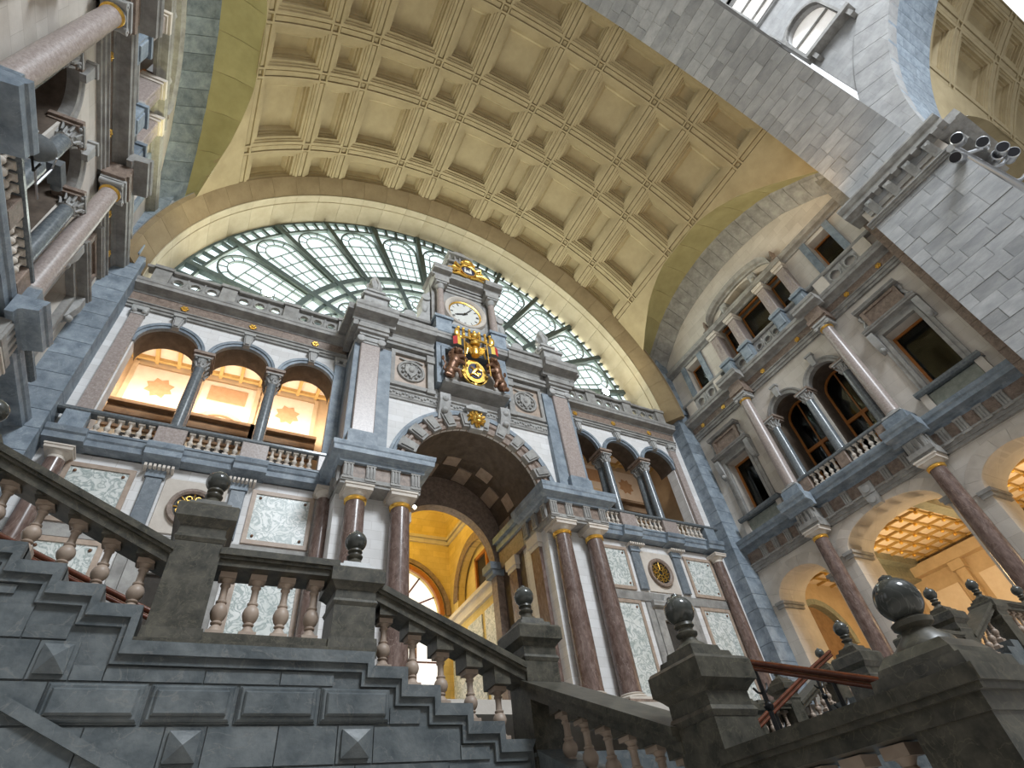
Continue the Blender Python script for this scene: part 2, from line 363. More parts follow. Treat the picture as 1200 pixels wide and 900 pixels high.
def column(label, P, at, r, h, order, shaft, stone, key, neck=None, base_h=None, group=None, plinth=None, cat='column'):
    t = thing('column', label, cat, P, at, group)
    bh = base_h or r * 0.75; ch = r * (2.4 if order == 'corinthian' else 1.45 if order == 'ionic' else 1.35)
    z0 = 0
    if plinth:
        ph, pw, pm = plinth
        part('pedestal', lambda: M().box(-pw, pw, -pw, pw, 0, ph).box(-pw * 1.1, pw * 1.1, -pw * 1.1, pw * 1.1, ph - 0.1, ph).box(-pw * 1.1, pw * 1.1, -pw * 1.1, pw * 1.1, 0, 0.14), pm, t, (0, 0, 0), key + 'p'); z0 = ph
    part('base', lambda: M().box(-r * 1.4, r * 1.4, -r * 1.4, r * 1.4, 0, bh * 0.35).lathe([(r * 1.3, bh * 0.35), (r * 1.38, bh * 0.5), (r * 1.3, bh * 0.65), (r * 1.1, bh * 0.72), (r * 1.18, bh * 0.86), (r * 1.02, bh)], 20), stone, t, (0, 0, z0), key + 'b')
    hs = h - z0 - bh - ch
    part('shaft', lambda: M().lathe([(r * 1.03, 0), (r, hs * 0.03), (r, hs * 0.3), (r * 0.93, hs * 0.75), (r * 0.86, hs)], 24), shaft, t, (0, 0, z0 + bh), key + 's')
    if neck: part('necking', lambda: M().lathe([(r * 0.88, -r * 0.1), (r * 0.99, -r * 0.02), (r * 0.92, r * 0.1), (r * 1.02, r * 0.24), (r * 0.92, r * 0.34)], 20), neck, t, (0, 0, z0 + bh + hs), key + 'n', label='gilded necking')
    {'corinthian': corinthian, 'ionic': ionic, 'doric': doric}[order](t, (0, 0, z0 + bh + hs), r * 0.9, ch, stone, key + 'c')
    return t
def rosette(parent, at, r):
    def f():
        m = M(); m.lathe([(r * 0.35, 0), (r * 0.4, r * 0.3), (r * 0.2, r * 0.5)], 8, (0, 0, 0), True, 'v')
        for k in range(6):
            a = PI * k / 3; m.ball((r * 0.62 * math.cos(a), r * 0.12, r * 0.62 * math.sin(a)), r * 0.36, 6, 4, (1, 0.6, 1))
        return m
    part('rosette', f, 'gold', parent, at, 'ros%.2f' % r)
def pierced_panel(parent, at, wd, ht, n, mname='grey_stone'):
    def f():
        m = M(); hs = []
        for k in range(n):
            uc = -wd / 2 + wd * (k + 0.5) / n; q = min(wd / n, ht) * 0.30
            hs.append([(uc + q * math.cos(2 * PI * i / 12), ht * 0.5 + q * math.sin(2 * PI * i / 12)) for i in range(12)])
        m.plate(rect(-wd / 2, wd / 2, 0, ht), hs, 0, 0.1)
        for h in hs:
            uc = sum(p[0] for p in h) / 12; q = h[0][0] - uc; m.arc(uc, ht * 0.5, [(q, 0.09), (q * 1.25, 0.09), (q * 1.25, 0.14), (q, 0.14)], 0, 360, 12)
        for k in range(n + 1): 
            uc = -wd / 2 + wd * k / n; m.box(uc - 0.03, uc + 0.03, 0.1, 0.14, 0.03, ht - 0.03)
        return m
    part('pierced_panel', f, mname, parent, at, 'pp%.2f_%.2f_%d' % (wd, ht, n))
# ================================================================== STRUCTURE
def interp(tab, x):
    x = abs(x)
    for (a, b), (c, d) in zip(tab, tab[1:]):
        if x <= c: return b + (d - b) * (x - a) / (c - a)
    return tab[-1][1] + (x - tab[-1][0]) * (tab[-1][1] - tab[-2][1]) / (tab[-1][0] - tab[-2][0])
GROIN = [(0, 25.65), (1.0, 25.6), (1.9, 25.45), (2.8, 25.18), (3.75, 24.80), (5.0, 23.98), (5.8, 23.35), (6.7, 22.6)]
RINGO = [(0, 26.13), (1.5, 26.0), (2.6, 25.75), (3.6, 25.42), (4.55, 24.95), (5.6, 24.15), (6.66, 23.35), (7.2, 22.6)]
RINGI = [(0, 25.05), (1.3, 24.97), (2.3, 24.82), (3.2, 24.6), (4.06, 24.3), (4.85, 23.78), (5.7, 23.2), (6.2, 22.75), (7.0, 22.0)]
Y0, Y1 = 2.1, 15.0
def barrel(th, r, y): return (VX + r * math.cos(th), y, VZ + r * math.sin(th))

# ---- floors
fl = struct('floor', M(False).box(-6, 22, -30, 34, -1.75, -1.6), 'pale_stone', label='pale stone floor of the lower hall')
# ---- ceiling: coffered barrel vault
PER, HALF = 24.49, 7.5
SW = 0.19                                   # half width of a rib strip
DT = SW / VR * 180 / PI
YR = [0.7, 4.20, 7.69, 9.84, 13.33, 15.48]     # rib lines along the vault (first one hidden by the near arch)
YR = [2.05, 4.20, 7.69, 9.84, 13.33, 15.48]
th_edge = 90 - 2 * PER - HALF - DT
ce = M(False); WEBS = []
ys = [Y0 + (Y1 - Y0) * i / 40 for i in range(41)]
for sg in (1, -1):                          # plain webs between the coffers and the side arches
    grid = []
    for y in ys:
        tg = math.degrees(math.asin((interp(GROIN, y - YC) - VZ) / VR)); te = max(th_edge, tg + 0.02)
        row = []
        for k in range(6):
            t = tg + (te - tg) * k / 5; t = rad(t if sg > 0 else 180 - t); row.append(barrel(t, VR, y))
        grid.append(row)
    ce.loft(grid, False, False, True, False)
    # groin to grey side arch: plain olive soffit
    px = PR if sg > 0 else PL
    ga = []; gb = []
    for i in range(49):
        y = 2.0 + (Y1 + 0.6 - 2.0) * i / 48
        zg = interp(GROIN, y - YC); xg = VX + sg * math.sqrt(VR ** 2 - (zg - VZ) ** 2); ga.append((xg, y, zg))
        yo = YC + (y - YC) * 1.09; gb.append((px + 0.02 * sg, yo, interp(RINGO, yo - YC)))
    WEBS.append((ga, gb))
    mid = [tuple((a[k] * 0.5 + b[k] * 0.5) + (0.16 if k == 2 else 0) for k in range(3)) for a, b in zip(ga, gb)]
    ce.loft([ga, mid, gb], False, False, True, False)
ceil = struct('ceiling', ce, 'vault_stone', label='cream coffered barrel vault over the hall')
for ga, gb in WEBS:                        # plaster blocks of the olive soffits beside the coffers
    for i0 in range(0, 48, 5):
        i1 = min(i0 + 5, 48); rr = []
        for k in range(3):
            f = i0 + (i1 - i0) * (0.006 + 0.988 * k / 2); a = int(min(f, 47)); q = f - a
            g0 = [ga[a][c] + (ga[a + 1][c] - ga[a][c]) * q for c in range(3)]; g1 = [gb[a][c] + (gb[a + 1][c] - gb[a][c]) * q for c in range(3)]
            m0 = [(g0[c] + g1[c]) / 2 + (0.12 if c == 2 else 0) for c in range(3)]
            rr.append([tuple(g0), tuple(m0), tuple(g1), (g1[0], g1[1], g1[2] + 0.03), (m0[0], m0[1], m0[2] + 0.03), (g0[0], g0[1], g0[2] + 0.03)])
        part('web_block', M(False).loft(rr), 'olive_plaster', ceil)
def coffer_mesh(w, d, kind):
    # nested stepped frames; w = half angle in radians, d = half length; built round the top of the barrel
    if kind == 'coffer':
        st = [(0, 0), (0.10, 0), (0.105, 0.045), (0.20, 0.045), (0.205, 0.09), (0.34, 0.09), (0.345, 0.24), (0.43, 0.24), (0.435, 0.34), (0.51, 0.34), (0.62, 0.52)]
        lim = min(w * VR, d) - 0.16
        if st[-1][0] > lim:
            f = (lim - 0) / st[-1][0]; st = [(i * f, r * (0.8 if f < 1 else 1)) for i, r in st]
    else: st = [(0, 0), (0.04, 0), (0.044, 0.09), (0.085, 0.09), (0.09, 0.03)] if kind == 'strip' else [(0, 0), (0.045, 0), (0.05, 0.11), (0.095, 0.11), (0.10, 0.06)]
    m = M(False); n = max(2, int(w * VR * 2 / 0.55) + 1); vs = []; fs = []
    per = 2 * n + 2
    for ins, dr in st:
        hw = w - ins / VR; hd = d - ins; r = VR + dr
        ts = [-hw + 2 * hw * i / n for i in range(n + 1)]
        ring = [(t, -hd) for t in ts] + [(t, hd) for t in reversed(ts)]
        vs += [(r * math.sin(t), y, r * math.cos(t)) for t, y in ring]
    for i in range(len(st) - 1):
        for k in range(per): fs.append((i * per + k, i * per + (k + 1) % per, (i + 1) * per + (k + 1) % per, (i + 1) * per + k))
    b = (len(st) - 1) * per
    for k in range(n): fs.append((b + k, b + k + 1, b + per - 2 - k, b + per - 1 - k))
    m.add(vs, fs); return m
def cof_obj(name, th, yc, w, d, kind, parent, turn=None):
    key = 'cf%s%.3f_%.3f' % (kind, w, d)
    if key not in CACHE:
        me = bpy.data.meshes.new(name); b = coffer_mesh(w, d, kind); me.from_pydata(b.v, [], b.f); me.materials.append(MATS['vault_stone']); CACHE[key] = me
        bm = bmesh.new(); bm.from_mesh(me); bmesh.ops.recalc_face_normals(bm, faces=bm.faces); bm.to_mesh(me); bm.free()
    o = bpy.data.objects.new(name, CACHE[key]); COL.objects.link(o); o.parent = parent
    mw = Matrix.Translation((VX, yc, VZ)) @ Matrix.Rotation(rad(90 - th), 4, 'Y')
    o.matrix_local = (turn @ mw) if turn is not None else mw
    return o
bays = []
for k in range(-2, 3): bays.append((90 + k * PER, HALF - DT, 'b'))
for k in range(-2, 2): bays.append((90 + (k + 0.5) * PER, PER / 2 - HALF - DT, 'n'))
ribs = sorted([90 + k * PER + s * HALF for k in range(-2, 3) for s in (-1, 1)])
rows = [((a + b) / 2, (b - a) / 2 - SW) for a, b in zip(YR, YR[1:])]
def vault_cells(parent, turn=None, keep=lambda th, y: True):
    for th, hw, _ in bays:
        for yc, hd in rows:
            if keep(th, yc): cof_obj('coffer', th, yc, rad(hw), hd, 'coffer', parent, turn)
        for y in YR[1:5]:
            if keep(th, y): cof_obj('rib_panel', th, y, rad(hw), SW, 'strip', parent, turn)
    for th in ribs:
        for yc, hd in rows:
            if keep(th, yc): cof_obj('rib_panel', th, yc, rad(DT), hd, 'strip', parent, turn)
        for y in YR[1:5]:
            if keep(th, y): cof_obj('rib_square', th, y, rad(DT), SW, 'square', parent, turn)
vault_cells(ceil)

# ---- end arch ring: splayed band and window reveal in voussoirs
er = struct(trim(), M(False).loft([[barrel(rad(-1 + 182 * i / 72), r, y) for i in range(73)] for r, y in ((13.3, 14.97), (13.2, 15.8), (12.66, 15.85), (12.66, 17.75), (13.3, 17.75))], False, False, True, False), 'mortar', label='arch over the great window')
NV = 30
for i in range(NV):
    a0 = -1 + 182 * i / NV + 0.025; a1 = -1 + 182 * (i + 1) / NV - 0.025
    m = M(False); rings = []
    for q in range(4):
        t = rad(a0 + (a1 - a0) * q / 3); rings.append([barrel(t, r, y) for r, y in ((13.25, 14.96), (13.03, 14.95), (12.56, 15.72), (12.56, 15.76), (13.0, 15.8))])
    m.loft(rings); part('splay_stone', m, 'splay_shade_tone', er)
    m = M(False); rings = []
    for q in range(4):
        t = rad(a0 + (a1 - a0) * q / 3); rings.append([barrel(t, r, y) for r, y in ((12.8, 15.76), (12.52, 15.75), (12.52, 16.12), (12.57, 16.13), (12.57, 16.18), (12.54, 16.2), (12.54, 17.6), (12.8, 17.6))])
    m.loft(rings); part('reveal_stone', m, 'reveal_lit_tone', er)

# ---- side arch rings (grey blue stone) and corner piers
for sg, px, wx_, side in ((1, PR, XR, 'right'), (-1, PL, XL, 'left')):
    base = M(False)
    tr = struct(trim(), base.box(min(px + 0.05 * sg, wx_ + 0.3 * sg), max(px + 0.05 * sg, wx_ + 0.3 * sg), 15.35, 16.4, -1.6, 18.9)
        .box(min(px + 0.42 * sg, wx_ + 0.8 * sg), max(px + 0.42 * sg, wx_ + 0.8 * sg), 15.3, 16.4, 18.9, 26)
        .box(min(px + 0.35 * sg, wx_ + 0.3 * sg), max(px + 0.35 * sg, wx_ + 0.3 * sg), 1.6, 2.75, -1.6, 22.6), 'dark_mortar', label='grey stone arch and piers framing the %s wall' % side)
    n = 20; lo, hi = -6.95, 6.3
    for i in range(n):
        rings = []
        for q in range(4):
            f = (i + q / 3) / n; f = min(max(f, i / n + 0.0006), (i + 1) / n - 0.0006)
            o = lo + (hi - lo) * f; zo = interp(RINGO, o * 1.03); zi = interp(RINGI, o)
            y = YC + o; yo = YC + o * 1.03
            rings.append([(px, yo, zo + 0.06), (px, yo, zo), (px + 0.12 * sg, YC + o * 1.025, zo - 0.10), (px + 0.14 * sg, YC + o * 1.02, zo - 0.17), (wx_ - 0.02 * sg, y, zi), (wx_ + 0.25 * sg, y, zi + 0.05), (wx_ + 0.25 * sg, y, zi + 0.9)])
        part('arch_stone', M(False).loft(rings), 'grey_stone' if sg > 0 else 'blue_stone', tr)
    z = -1.0; k = 0
    while z < 23.0:                                  # courses of the two piers
        h = 0.62 if k % 2 else 0.74
        e = 0.0
        if 18.2 < z < 19.4: e = 0.10
        zt = min(z + h, 24.6)
        a, b = px - e * sg + (0.32 * sg if z > 18.75 else 0), wx_ + 0.2 * sg
        part('pier_stone', M(False).box(min(a, b), max(a, b), 15.29 - e, 16.3, z + 0.008, zt - 0.008), 'blue_stone', tr)
        if sg > 0 and z > 7:
            a = px + 0.28
            part('pier_stone', M(False).box(min(a, b), max(a, b), 1.7, 2.82, z + 0.008, zt - 0.008), 'brown_stone' if z < 19 else 'grey_stone', tr)
        z += h; k += 1

# ---- near arch: ashlar soffit on its piers
NY0, NY1, NR = -0.62, 2.28, 12.5
na = M(False).loft([[barrel(rad(180 * i / 60), r, y) for i in range(61)] for r, y in ((NR + 0.03, NY0), (NR + 0.03, NY1), (NR + 0.9, NY1), (NR + 0.9, NY0))], False, True, True, False)
nt_ = struct(trim(), na, 'mortar', label='great grey ashlar arch spanning overhead in front of the vault')
PX = 20.25
def ashlar_run(fn, nrow, parent, y0, y1, seed):
    rg = random.Random(seed)
    for i in range(nrow):
        y = y0
        while y < y1 - 0.05:
            w = rg.choice((0.55, 0.75, 0.95, 1.2)); yb = min(y + w, y1)
            if y1 - yb < 0.35: yb = y1
            fn(i, y, yb, rg, parent); y = yb
def soff(i, y, yb, rg, parent):
    dth = math.degrees(0.52 / NR); a0 = 1 + i * dth; rings = []
    d = rg.uniform(0, 0.02)
    for q in range(2):
        t = rad(a0 + dth * q + (0.03 if q == 0 else -0.03)); rings.append([barrel(t, NR - d, y + 0.006), barrel(t, NR - d, yb - 0.006), barrel(t, NR + 0.2, yb - 0.006), barrel(t, NR + 0.2, y + 0.006)])
    m = M(False); m.loft(rings, smooth=False); part('ashlar_block', m, 'ashlar', parent)
ashlar_run(soff, 40, nt_, NY0, NY1, 3)
pier = struct('wall_pier_right', M(False).box(PX + 0.03, 23, -0.92, 2.4, -1.6, 18.55), 'mortar', label='tall grey ashlar pier at the right edge')
struct('wall_pier_left', M(False).box(-7, -4.9, -0.92, 2.4, -1.6, 18.55), 'ashlar', label='ashlar pier left of the viewer, out of view')
def pierb(i, y, yb, rg, parent):
    z = 7.4 + i * 0.52; d = rg.uniform(0, 0.02)
    part('ashlar_block', M(False).box(PX - d, PX + 0.3, y + 0.006, yb - 0.006, z + 0.006, min(z + 0.52, 18.05) - 0.006), 'ashlar', parent)
ashlar_run(pierb, 21, pier, -0.95, 2.45, 5)
# its entablature
en = struct(trim(), M(False), 'grey_stone', label='heavy bracketed cornice on top of the ashlar pier')
en.data = M(False).box(PX + 0.2, 22.9, -0.8, 2.3, 18.2, 18.6).mesh('core', 'pale_stone')
def run_y(prof, ya, yb, m): # profile (x, z) swept along y
    m.add([(p[0], ya, p[1]) for p in prof] + [(p[0], yb, p[1]) for p in prof],
          [(i, (i + 1) % len(prof), len(prof) + (i + 1) % len(prof), len(prof) + i) for i in range(len(prof))] + [tuple(range(len(prof))), tuple(range(len(prof), 2 * len(prof)))])
    return m
part('architrave', run_y([(PX - d, z) for d, z in ((0, 18.02), (0.08, 18.02), (0.08, 18.10), (0.14, 18.12), (0.14, 18.20), (0.2, 18.22), (0.2, 18.28), (0, 18.30))], -1.05, 2.6, M(False)), 'grey_stone', en)
part('frieze', M(False).box(PX - 0.04, 23, -0.97, 2.47, 18.12, 19.05), 'pale_stone', en)
part('cornice', run_y([(PX - d, z) for d, z in ((-0.5, 19.0), (0.1, 19.0), (0.14, 19.08), (0.46, 19.1), (0.46, 19.32), (0.52, 19.36), (0.6, 19.52), (0.6, 19.6), (-0.5, 19.6))], -1.5, 2.95, M(False)), 'grey_stone', en)
part('cornice_return', M(False).box(PX - 0.1, 23.4, -1.75, -0.9, 19.05, 19.30).box(PX + 0.1, 23.4, -1.98, -0.9, 19.30, 19.66).box(PX + 0.3, 23.4, -1.5, -0.9, 18.3, 19.06), 'grey_stone', en)
for k in range(4):
    y = 1.95 - k * 0.85
    part('bracket', M(False).prism([(PX, 18.36), (PX - 0.10, 18.40), (PX - 0.16, 18.55), (PX - 0.36, 18.80), (PX - 0.40, 19.0), (PX, 19.0)], y - 0.15, y + 0.15, 'v')
         .prism([(PX - 0.08, 18.42), (PX - 0.20, 18.55), (PX - 0.42, 18.84), (PX - 0.42, 18.95), (PX - 0.1, 18.95)], y - 0.05, y + 0.05, 'v'), 'carved_stone', en)
    part('dentil', M(False).box(PX - 0.5, PX - 0.1, y - 0.62, y - 0.36, 18.98, 19.10), 'grey_stone', en)

# ---- crossing wall over the pier with its windows, and the arch of the next arm
AY, AR = -14.0, 12.95
out = [(-0.9, 19.6), (-0.9, 44), (-27, 44), (-27, 19.6)] + [(AY + AR * math.cos(t), 18.5 + AR * math.sin(t)) for t in (PI - PI * i / 40 for i in range(41)) if 18.5 + AR * math.sin(t) > 19.6]
cw = M(False); cw_holes = [arch_hole(-2.05, 1.0, 28.95, 31.3, 0.95), rect(-2.75, -1.1, 35.2, 40)]
def plate_x(m, outer, holes, x0, x1):
    q = M(False); q.plate(outer, holes, x0, x1); m.v = [(p[1], p[0], p[2]) for p in q.v]; m.f = q.f; m.sm = q.sm; return m
plate_x(cw, out, cw_holes, PX + 0.1, PX + 0.7)
xw = struct('wall_crossing', cw, 'drum_stone', label='white stone wall above the ashlar pier with tall windows')
for (nm, ol, grow) in (('a', cw_holes[0], 0.22), ('b', cw_holes[1], 0.2)):
    wn = tag(link(window(), None), 'round headed window high in the white wall' if nm == 'a' else 'tall bright window above the round headed one', None, None, 'structure')
    cy_, cz_ = (-2.05, 30.3) if nm == 'a' else (-1.92, 37.6)
    big = [(cy_ + (p[0] - cy_) * 1.28, cz_ + (p[1] - cz_) * (1.16 if nm == 'a' else 1.06)) for p in ol]
    part('surround', plate_x(M(False), big, [ol], PX - 0.08, PX + 0.12), 'drum_stone', wn)
    big2 = [(cy_ + (p[0] - cy_) * 1.12, cz_ + (p[1] - cz_) * (1.07 if nm == 'a' else 1.025)) for p in ol]
    part('inner_moulding', plate_x(M(False), big2, [ol], PX - 0.14, PX + 0.1), 'grey_stone', wn)
    part('pane', plate_x(M(False), ol, [], PX + 0.42, PX + 0.44), 'backlit_glass', wn)
    for zz in ((29.9, 31.0) if nm == 'a' else (36.8, 38.4)): part('glazing_bar', M(False).box(PX + 0.3, PX + 0.44, cy_ - 1, cy_ + 1, zz - 0.05, zz + 0.05), 'grey_stone', wn)
    if nm == 'a': part('sill', M(False).box(PX - 0.45, PX + 0.1, -3.45, -0.95, 28.62, 28.85).box(PX - 0.3, PX + 0.1, -3.3, -3.1, 28.1, 28.62).box(PX - 0.3, PX + 0.1, -1.3, -1.1, 28.1, 28.62), 'grey_stone', wn)
    if nm == 'a': part('side_moulding', M(False).box(PX - 0.2, PX + 0.1, -0.98, -0.9, 28.6, 33.2), 'grey_stone', wn)
# voussoir band and blue soffit of the next arch
ra = struct(trim(), M(False), 'dark_mortar', label='blue grey arch opening to the right hand arm')
def ap(t, r, x): return (x, AY + r * math.cos(t), 18.5 + r * math.sin(t))
ra.data = M(False).loft([[ap(rad(60 * i / 30), r, x) for i in range(31)] for r, x in ((AR + 0.04, PX + 0.12), (AR + 0.04, 23.3), (AR + 0.6, 23.3))], False, False, True, False).mesh('core', 'dark_mortar')
for i in range(22):
    a0, a1 = 4 + i * 2.6 + 0.03, 4 + (i + 1) * 2.6 - 0.03
    for x0, x1 in ((PX + 0.1, PX + 1.2), (PX + 1.2, PX + 2.1), (PX + 2.1, 23.5)) if i % 2 else ((PX + 0.1, PX + 0.7), (PX + 0.7, PX + 1.7), (PX + 1.7, 23.5)):
        part('arch_stone', M(False).loft([[ap(rad(a), AR, x0 + 0.005), ap(rad(a), AR, x1 - 0.005), ap(rad(a), AR + 0.2, x1 - 0.005), ap(rad(a), AR + 0.2, x0 + 0.005)] for a in (a0, a1)], smooth=False), 'blue_stone', ra)
for i in range(12):
    a0, a1 = 6 + i * 4.5 + 0.05, 6 + (i + 1) * 4.5 - 0.05
    part('ring_stone', M(False).loft([[ap(rad(a0 + (a1 - a0) * q / 2), r, x) for r, x in ((AR, PX + 0.05), (AR + 1.5, PX + 0.05), (AR + 1.5, PX + 0.2), (AR, PX + 0.2))] for q in range(3)], smooth=False), 'drum_stone', ra)
# vault of the next arm: the same vault turned about the crossing
TURN = Matrix.Translation((7.6 + 0.15, -14.0, 0)) @ Matrix.Rotation(-PI / 2, 4, 'Z') @ Matrix.Translation((-7.6, 14.0 + 0.0, 0)) @ Matrix.Translation((0, 5.1 - 0.0, 0))
TURN = Matrix.Translation((21.35, -14.0 + 7.6, 0)) @ Matrix.Rotation(-PI / 2, 4, 'Z')
c2 = tag(link('ceiling_arm', ceil.data), 'olive coffered vault of the right hand arm', None, None, 'structure'); c2.matrix_world = TURN
vault_cells(c2, None, lambda th, y: th > 120)
sa = struct(trim(), M(False), 'grey_stone', label='grey side arch deep in the right hand arm')
sa.data = M(False).loft([[(21.35 + YC + o, -14.0 + 7.6 - xx, z_ + dz) for o, z_ in ((o, interp(tab, o)) for o in (-7 + 14 * i / 40 for i in range(41)))] for xx, tab, dz in ((PL, RINGO, 0), (XL, RINGI, 0))], False, False, True, False).mesh('arch', 'grey_stone')
struct('wall_arm', M(False).box(23.0, 40, -0.5, -0.2, -1.6, 26), 'grey_stone', label='shaded side wall of the right hand arm')

# ---- the rest of the crossing, out of view behind the viewer (open to the sky through its dome)
struct('wall_crossing_left', M(False).box(-5.4, -5.0, -27, -0.9, -1.6, 44), 'drum_stone', W0, 'left wall of the domed crossing, out of view')
struct('wall_crossing_front', M(False).box(-5, 24, -27.4, -27, -1.6, 44), 'drum_stone', W0, 'wall of the domed crossing behind the viewer')
struct('wall_crossing_top', M(False).box(-5, 21, -0.85, -0.5, 31.8, 44).box(-5.4, -4.9, -0.9, 2.3, 18.5, 31.5), 'drum_stone', W0, 'wall over the great ashlar arch, facing the dome')
struct('wall_arm_end', M(False).box(40, 40.3, -27, -0.2, -1.6, 33), 'drum_stone', W0, 'end wall of the right hand arm')
struct('ceiling_light_shell', M(False).box(-8, 23, 1.5, 18.2, 33, 33.3).box(22.9, 23.1, 2.0, 18, 21, 33).box(-7.6, -7.4, 2.0, 18, 21, 33), 'mortar', W0, 'added light blocking shell above the vault, out of view')  # unseen shell added to stop sky light leaking in around the vault
struct('wall_arm_front', M(False).box(20.4, 40, -27.4, -27, -1.6, 33), 'drum_stone', W0, 'front wall of the right hand arm')

# ---- great fan window
w1 = tag(link('window_1', None, None, ((CX, 17.62, 18.5), 0.0)), 'great half round fan window with pale glass and green iron bars', None, None, 'structure')
WR = 12.62
def seg(m, r0, r1, a0, a1, v0, v1, n=8): return m.arc(0, 0, [(r0, v0), (r1, v0), (r1, v1), (r0, v1)], a0, a1, n)
for nm, r0, r1, vv in (('outer_ring', 12.52, 12.66, 0.16), ('band_ring', 11.88, 12.0, 0.14), ('middle_ring', 7.55, 7.85, 0.22), ('inner_ring', 6.82, 7.02, 0.18)):
    part(nm, seg(M(), r0, r1, 0, 180, -0.05, vv, 80), 'iron', w1)
part('hub', seg(M(), 1.6, 1.9, 0, 180, -0.05, 0.2, 30), 'iron', w1)
NB = 13.43
angs = [90 + (k + 0.5) * NB for k in range(-7, 7)]
def radial(name, a, r0, r1, hw, v1):
    t = rad(a); c, s_ = math.cos(t), math.sin(t)
    m = M(); m.add([(r * c - d * hw * s_, v, r * s_ + d * hw * c) for r in (r0, r1) for d in (-1, 1) for v in (-0.05, v1)], [(0, 1, 3, 2), (4, 6, 7, 5), (0, 2, 6, 4), (1, 5, 7, 3), (0, 4, 5, 1), (2, 3, 7, 6)])
    part(name, m, 'iron', w1)
for a in angs:
    if 1 < a < 179: radial('mullion', a, 1.9, 12.5, 0.13, 0.26)
for i in range(62):
    a = 180 * (i + 0.5) / 62
    if 10 < a < 170: radial('glazing_bar', a, 11.95, 12.55, 0.07, 0.1)
def rot2(p, a): c, s_ = math.cos(a), math.sin(a); return (p[0] * c - p[1] * s_, p[0] * s_ + p[1] * c)
def fan_light():   # bars of one bay, built upright round r axis (local x sideways, z outward)
    m = M()
    for cr, hw, t in ((10.75, 0.98, 0.08), (10.75, 0.60, 0.035)):
        m.arc(0, cr, [(hw, 0), (hw + t, 0), (hw + t, 0.12), (hw, 0.12)], 0, 180, 14)
        for s_ in (-1, 1):
            q = hw * 7.85 / 10.75
            m.add([(s_ * (q + d), v, 7.8) for d in (0, t) for v in (0, 0.12)] + [(s_ * (hw + d), v, cr) for d in (0, t) for v in (0, 0.12)], [(0, 1, 3, 2), (4, 6, 7, 5), (0, 2, 6, 4), (1, 5, 7, 3), (0, 4, 5, 1), (2, 3, 7, 6)])
    for r in (8.45, 9.15, 9.85, 10.6): q = 1.0 * r / 10.75; m.box(-q, q, 0, 0.06, r - 0.02, r + 0.02)
    m.box(-0.018, 0.018, 0, 0.06, 7.8, 10.6)
    for t in (30, 62, 90, 118, 150):
        c, s_ = math.cos(rad(t)), math.sin(rad(t)); m.tube([(0.62 * c, 0.05, 10.75 + 0.62 * s_), (1.0 * c, 0.05, 10.75 + 1.0 * s_)], 0.03, 4)
    # lower tier: leaded circle
    m.arc(0, 5.9, [(0.62, 0), (0.70, 0), (0.70, 0.1), (0.62, 0.1)], 0, 360, 20); m.arc(0, 5.9, [(0.26, 0), (0.31, 0), (0.31, 0.08), (0.26, 0.08)], 0, 360, 12)
    for k in range(8): c, s_ = math.cos(k * PI / 4), math.sin(k * PI / 4); m.tube([(0.28 * c, 0.04, 5.9 + 0.28 * s_), (0.66 * c, 0.04, 5.9 + 0.66 * s_)], 0.025, 4)
    m.box(-0.025, 0.025, 0, 0.08, 6.9, 7.6)
    return m
cb = [90 + k * NB for k in range(-6, 7)]
fm = fan_light().mesh('fan_tracery', 'iron')
for a in cb:
    if a < 3 or a > 177: continue
    o = link('fan_tracery', fm, w1); o.rotation_euler = (0, -rad(a - 90), 0)
    # panes of this bay: ring by ring
    for r0, r1, nn in ((7.85, 9.15, 2), (9.15, 10.6, 2), (10.6, 11.9, 1), (7.0, 7.6, 2), (4.2, 6.85, 1)):
        for k in range(nn):
            b0 = a - NB / 2 + NB * k / nn; b1 = b0 + NB / nn
            part('pane', lambda: seg(M(), r0, r1, b0 + 0.1, b1 - 0.1, 0.0, 0.012, 3), 'window_glass', w1)
for i in range(26):
    part('pane', seg(M(), 12.0, 12.55, 180 * i / 26 + 0.1, 180 * (i + 1) / 26 - 0.1, 0, 0.012, 3), 'window_glass', w1)
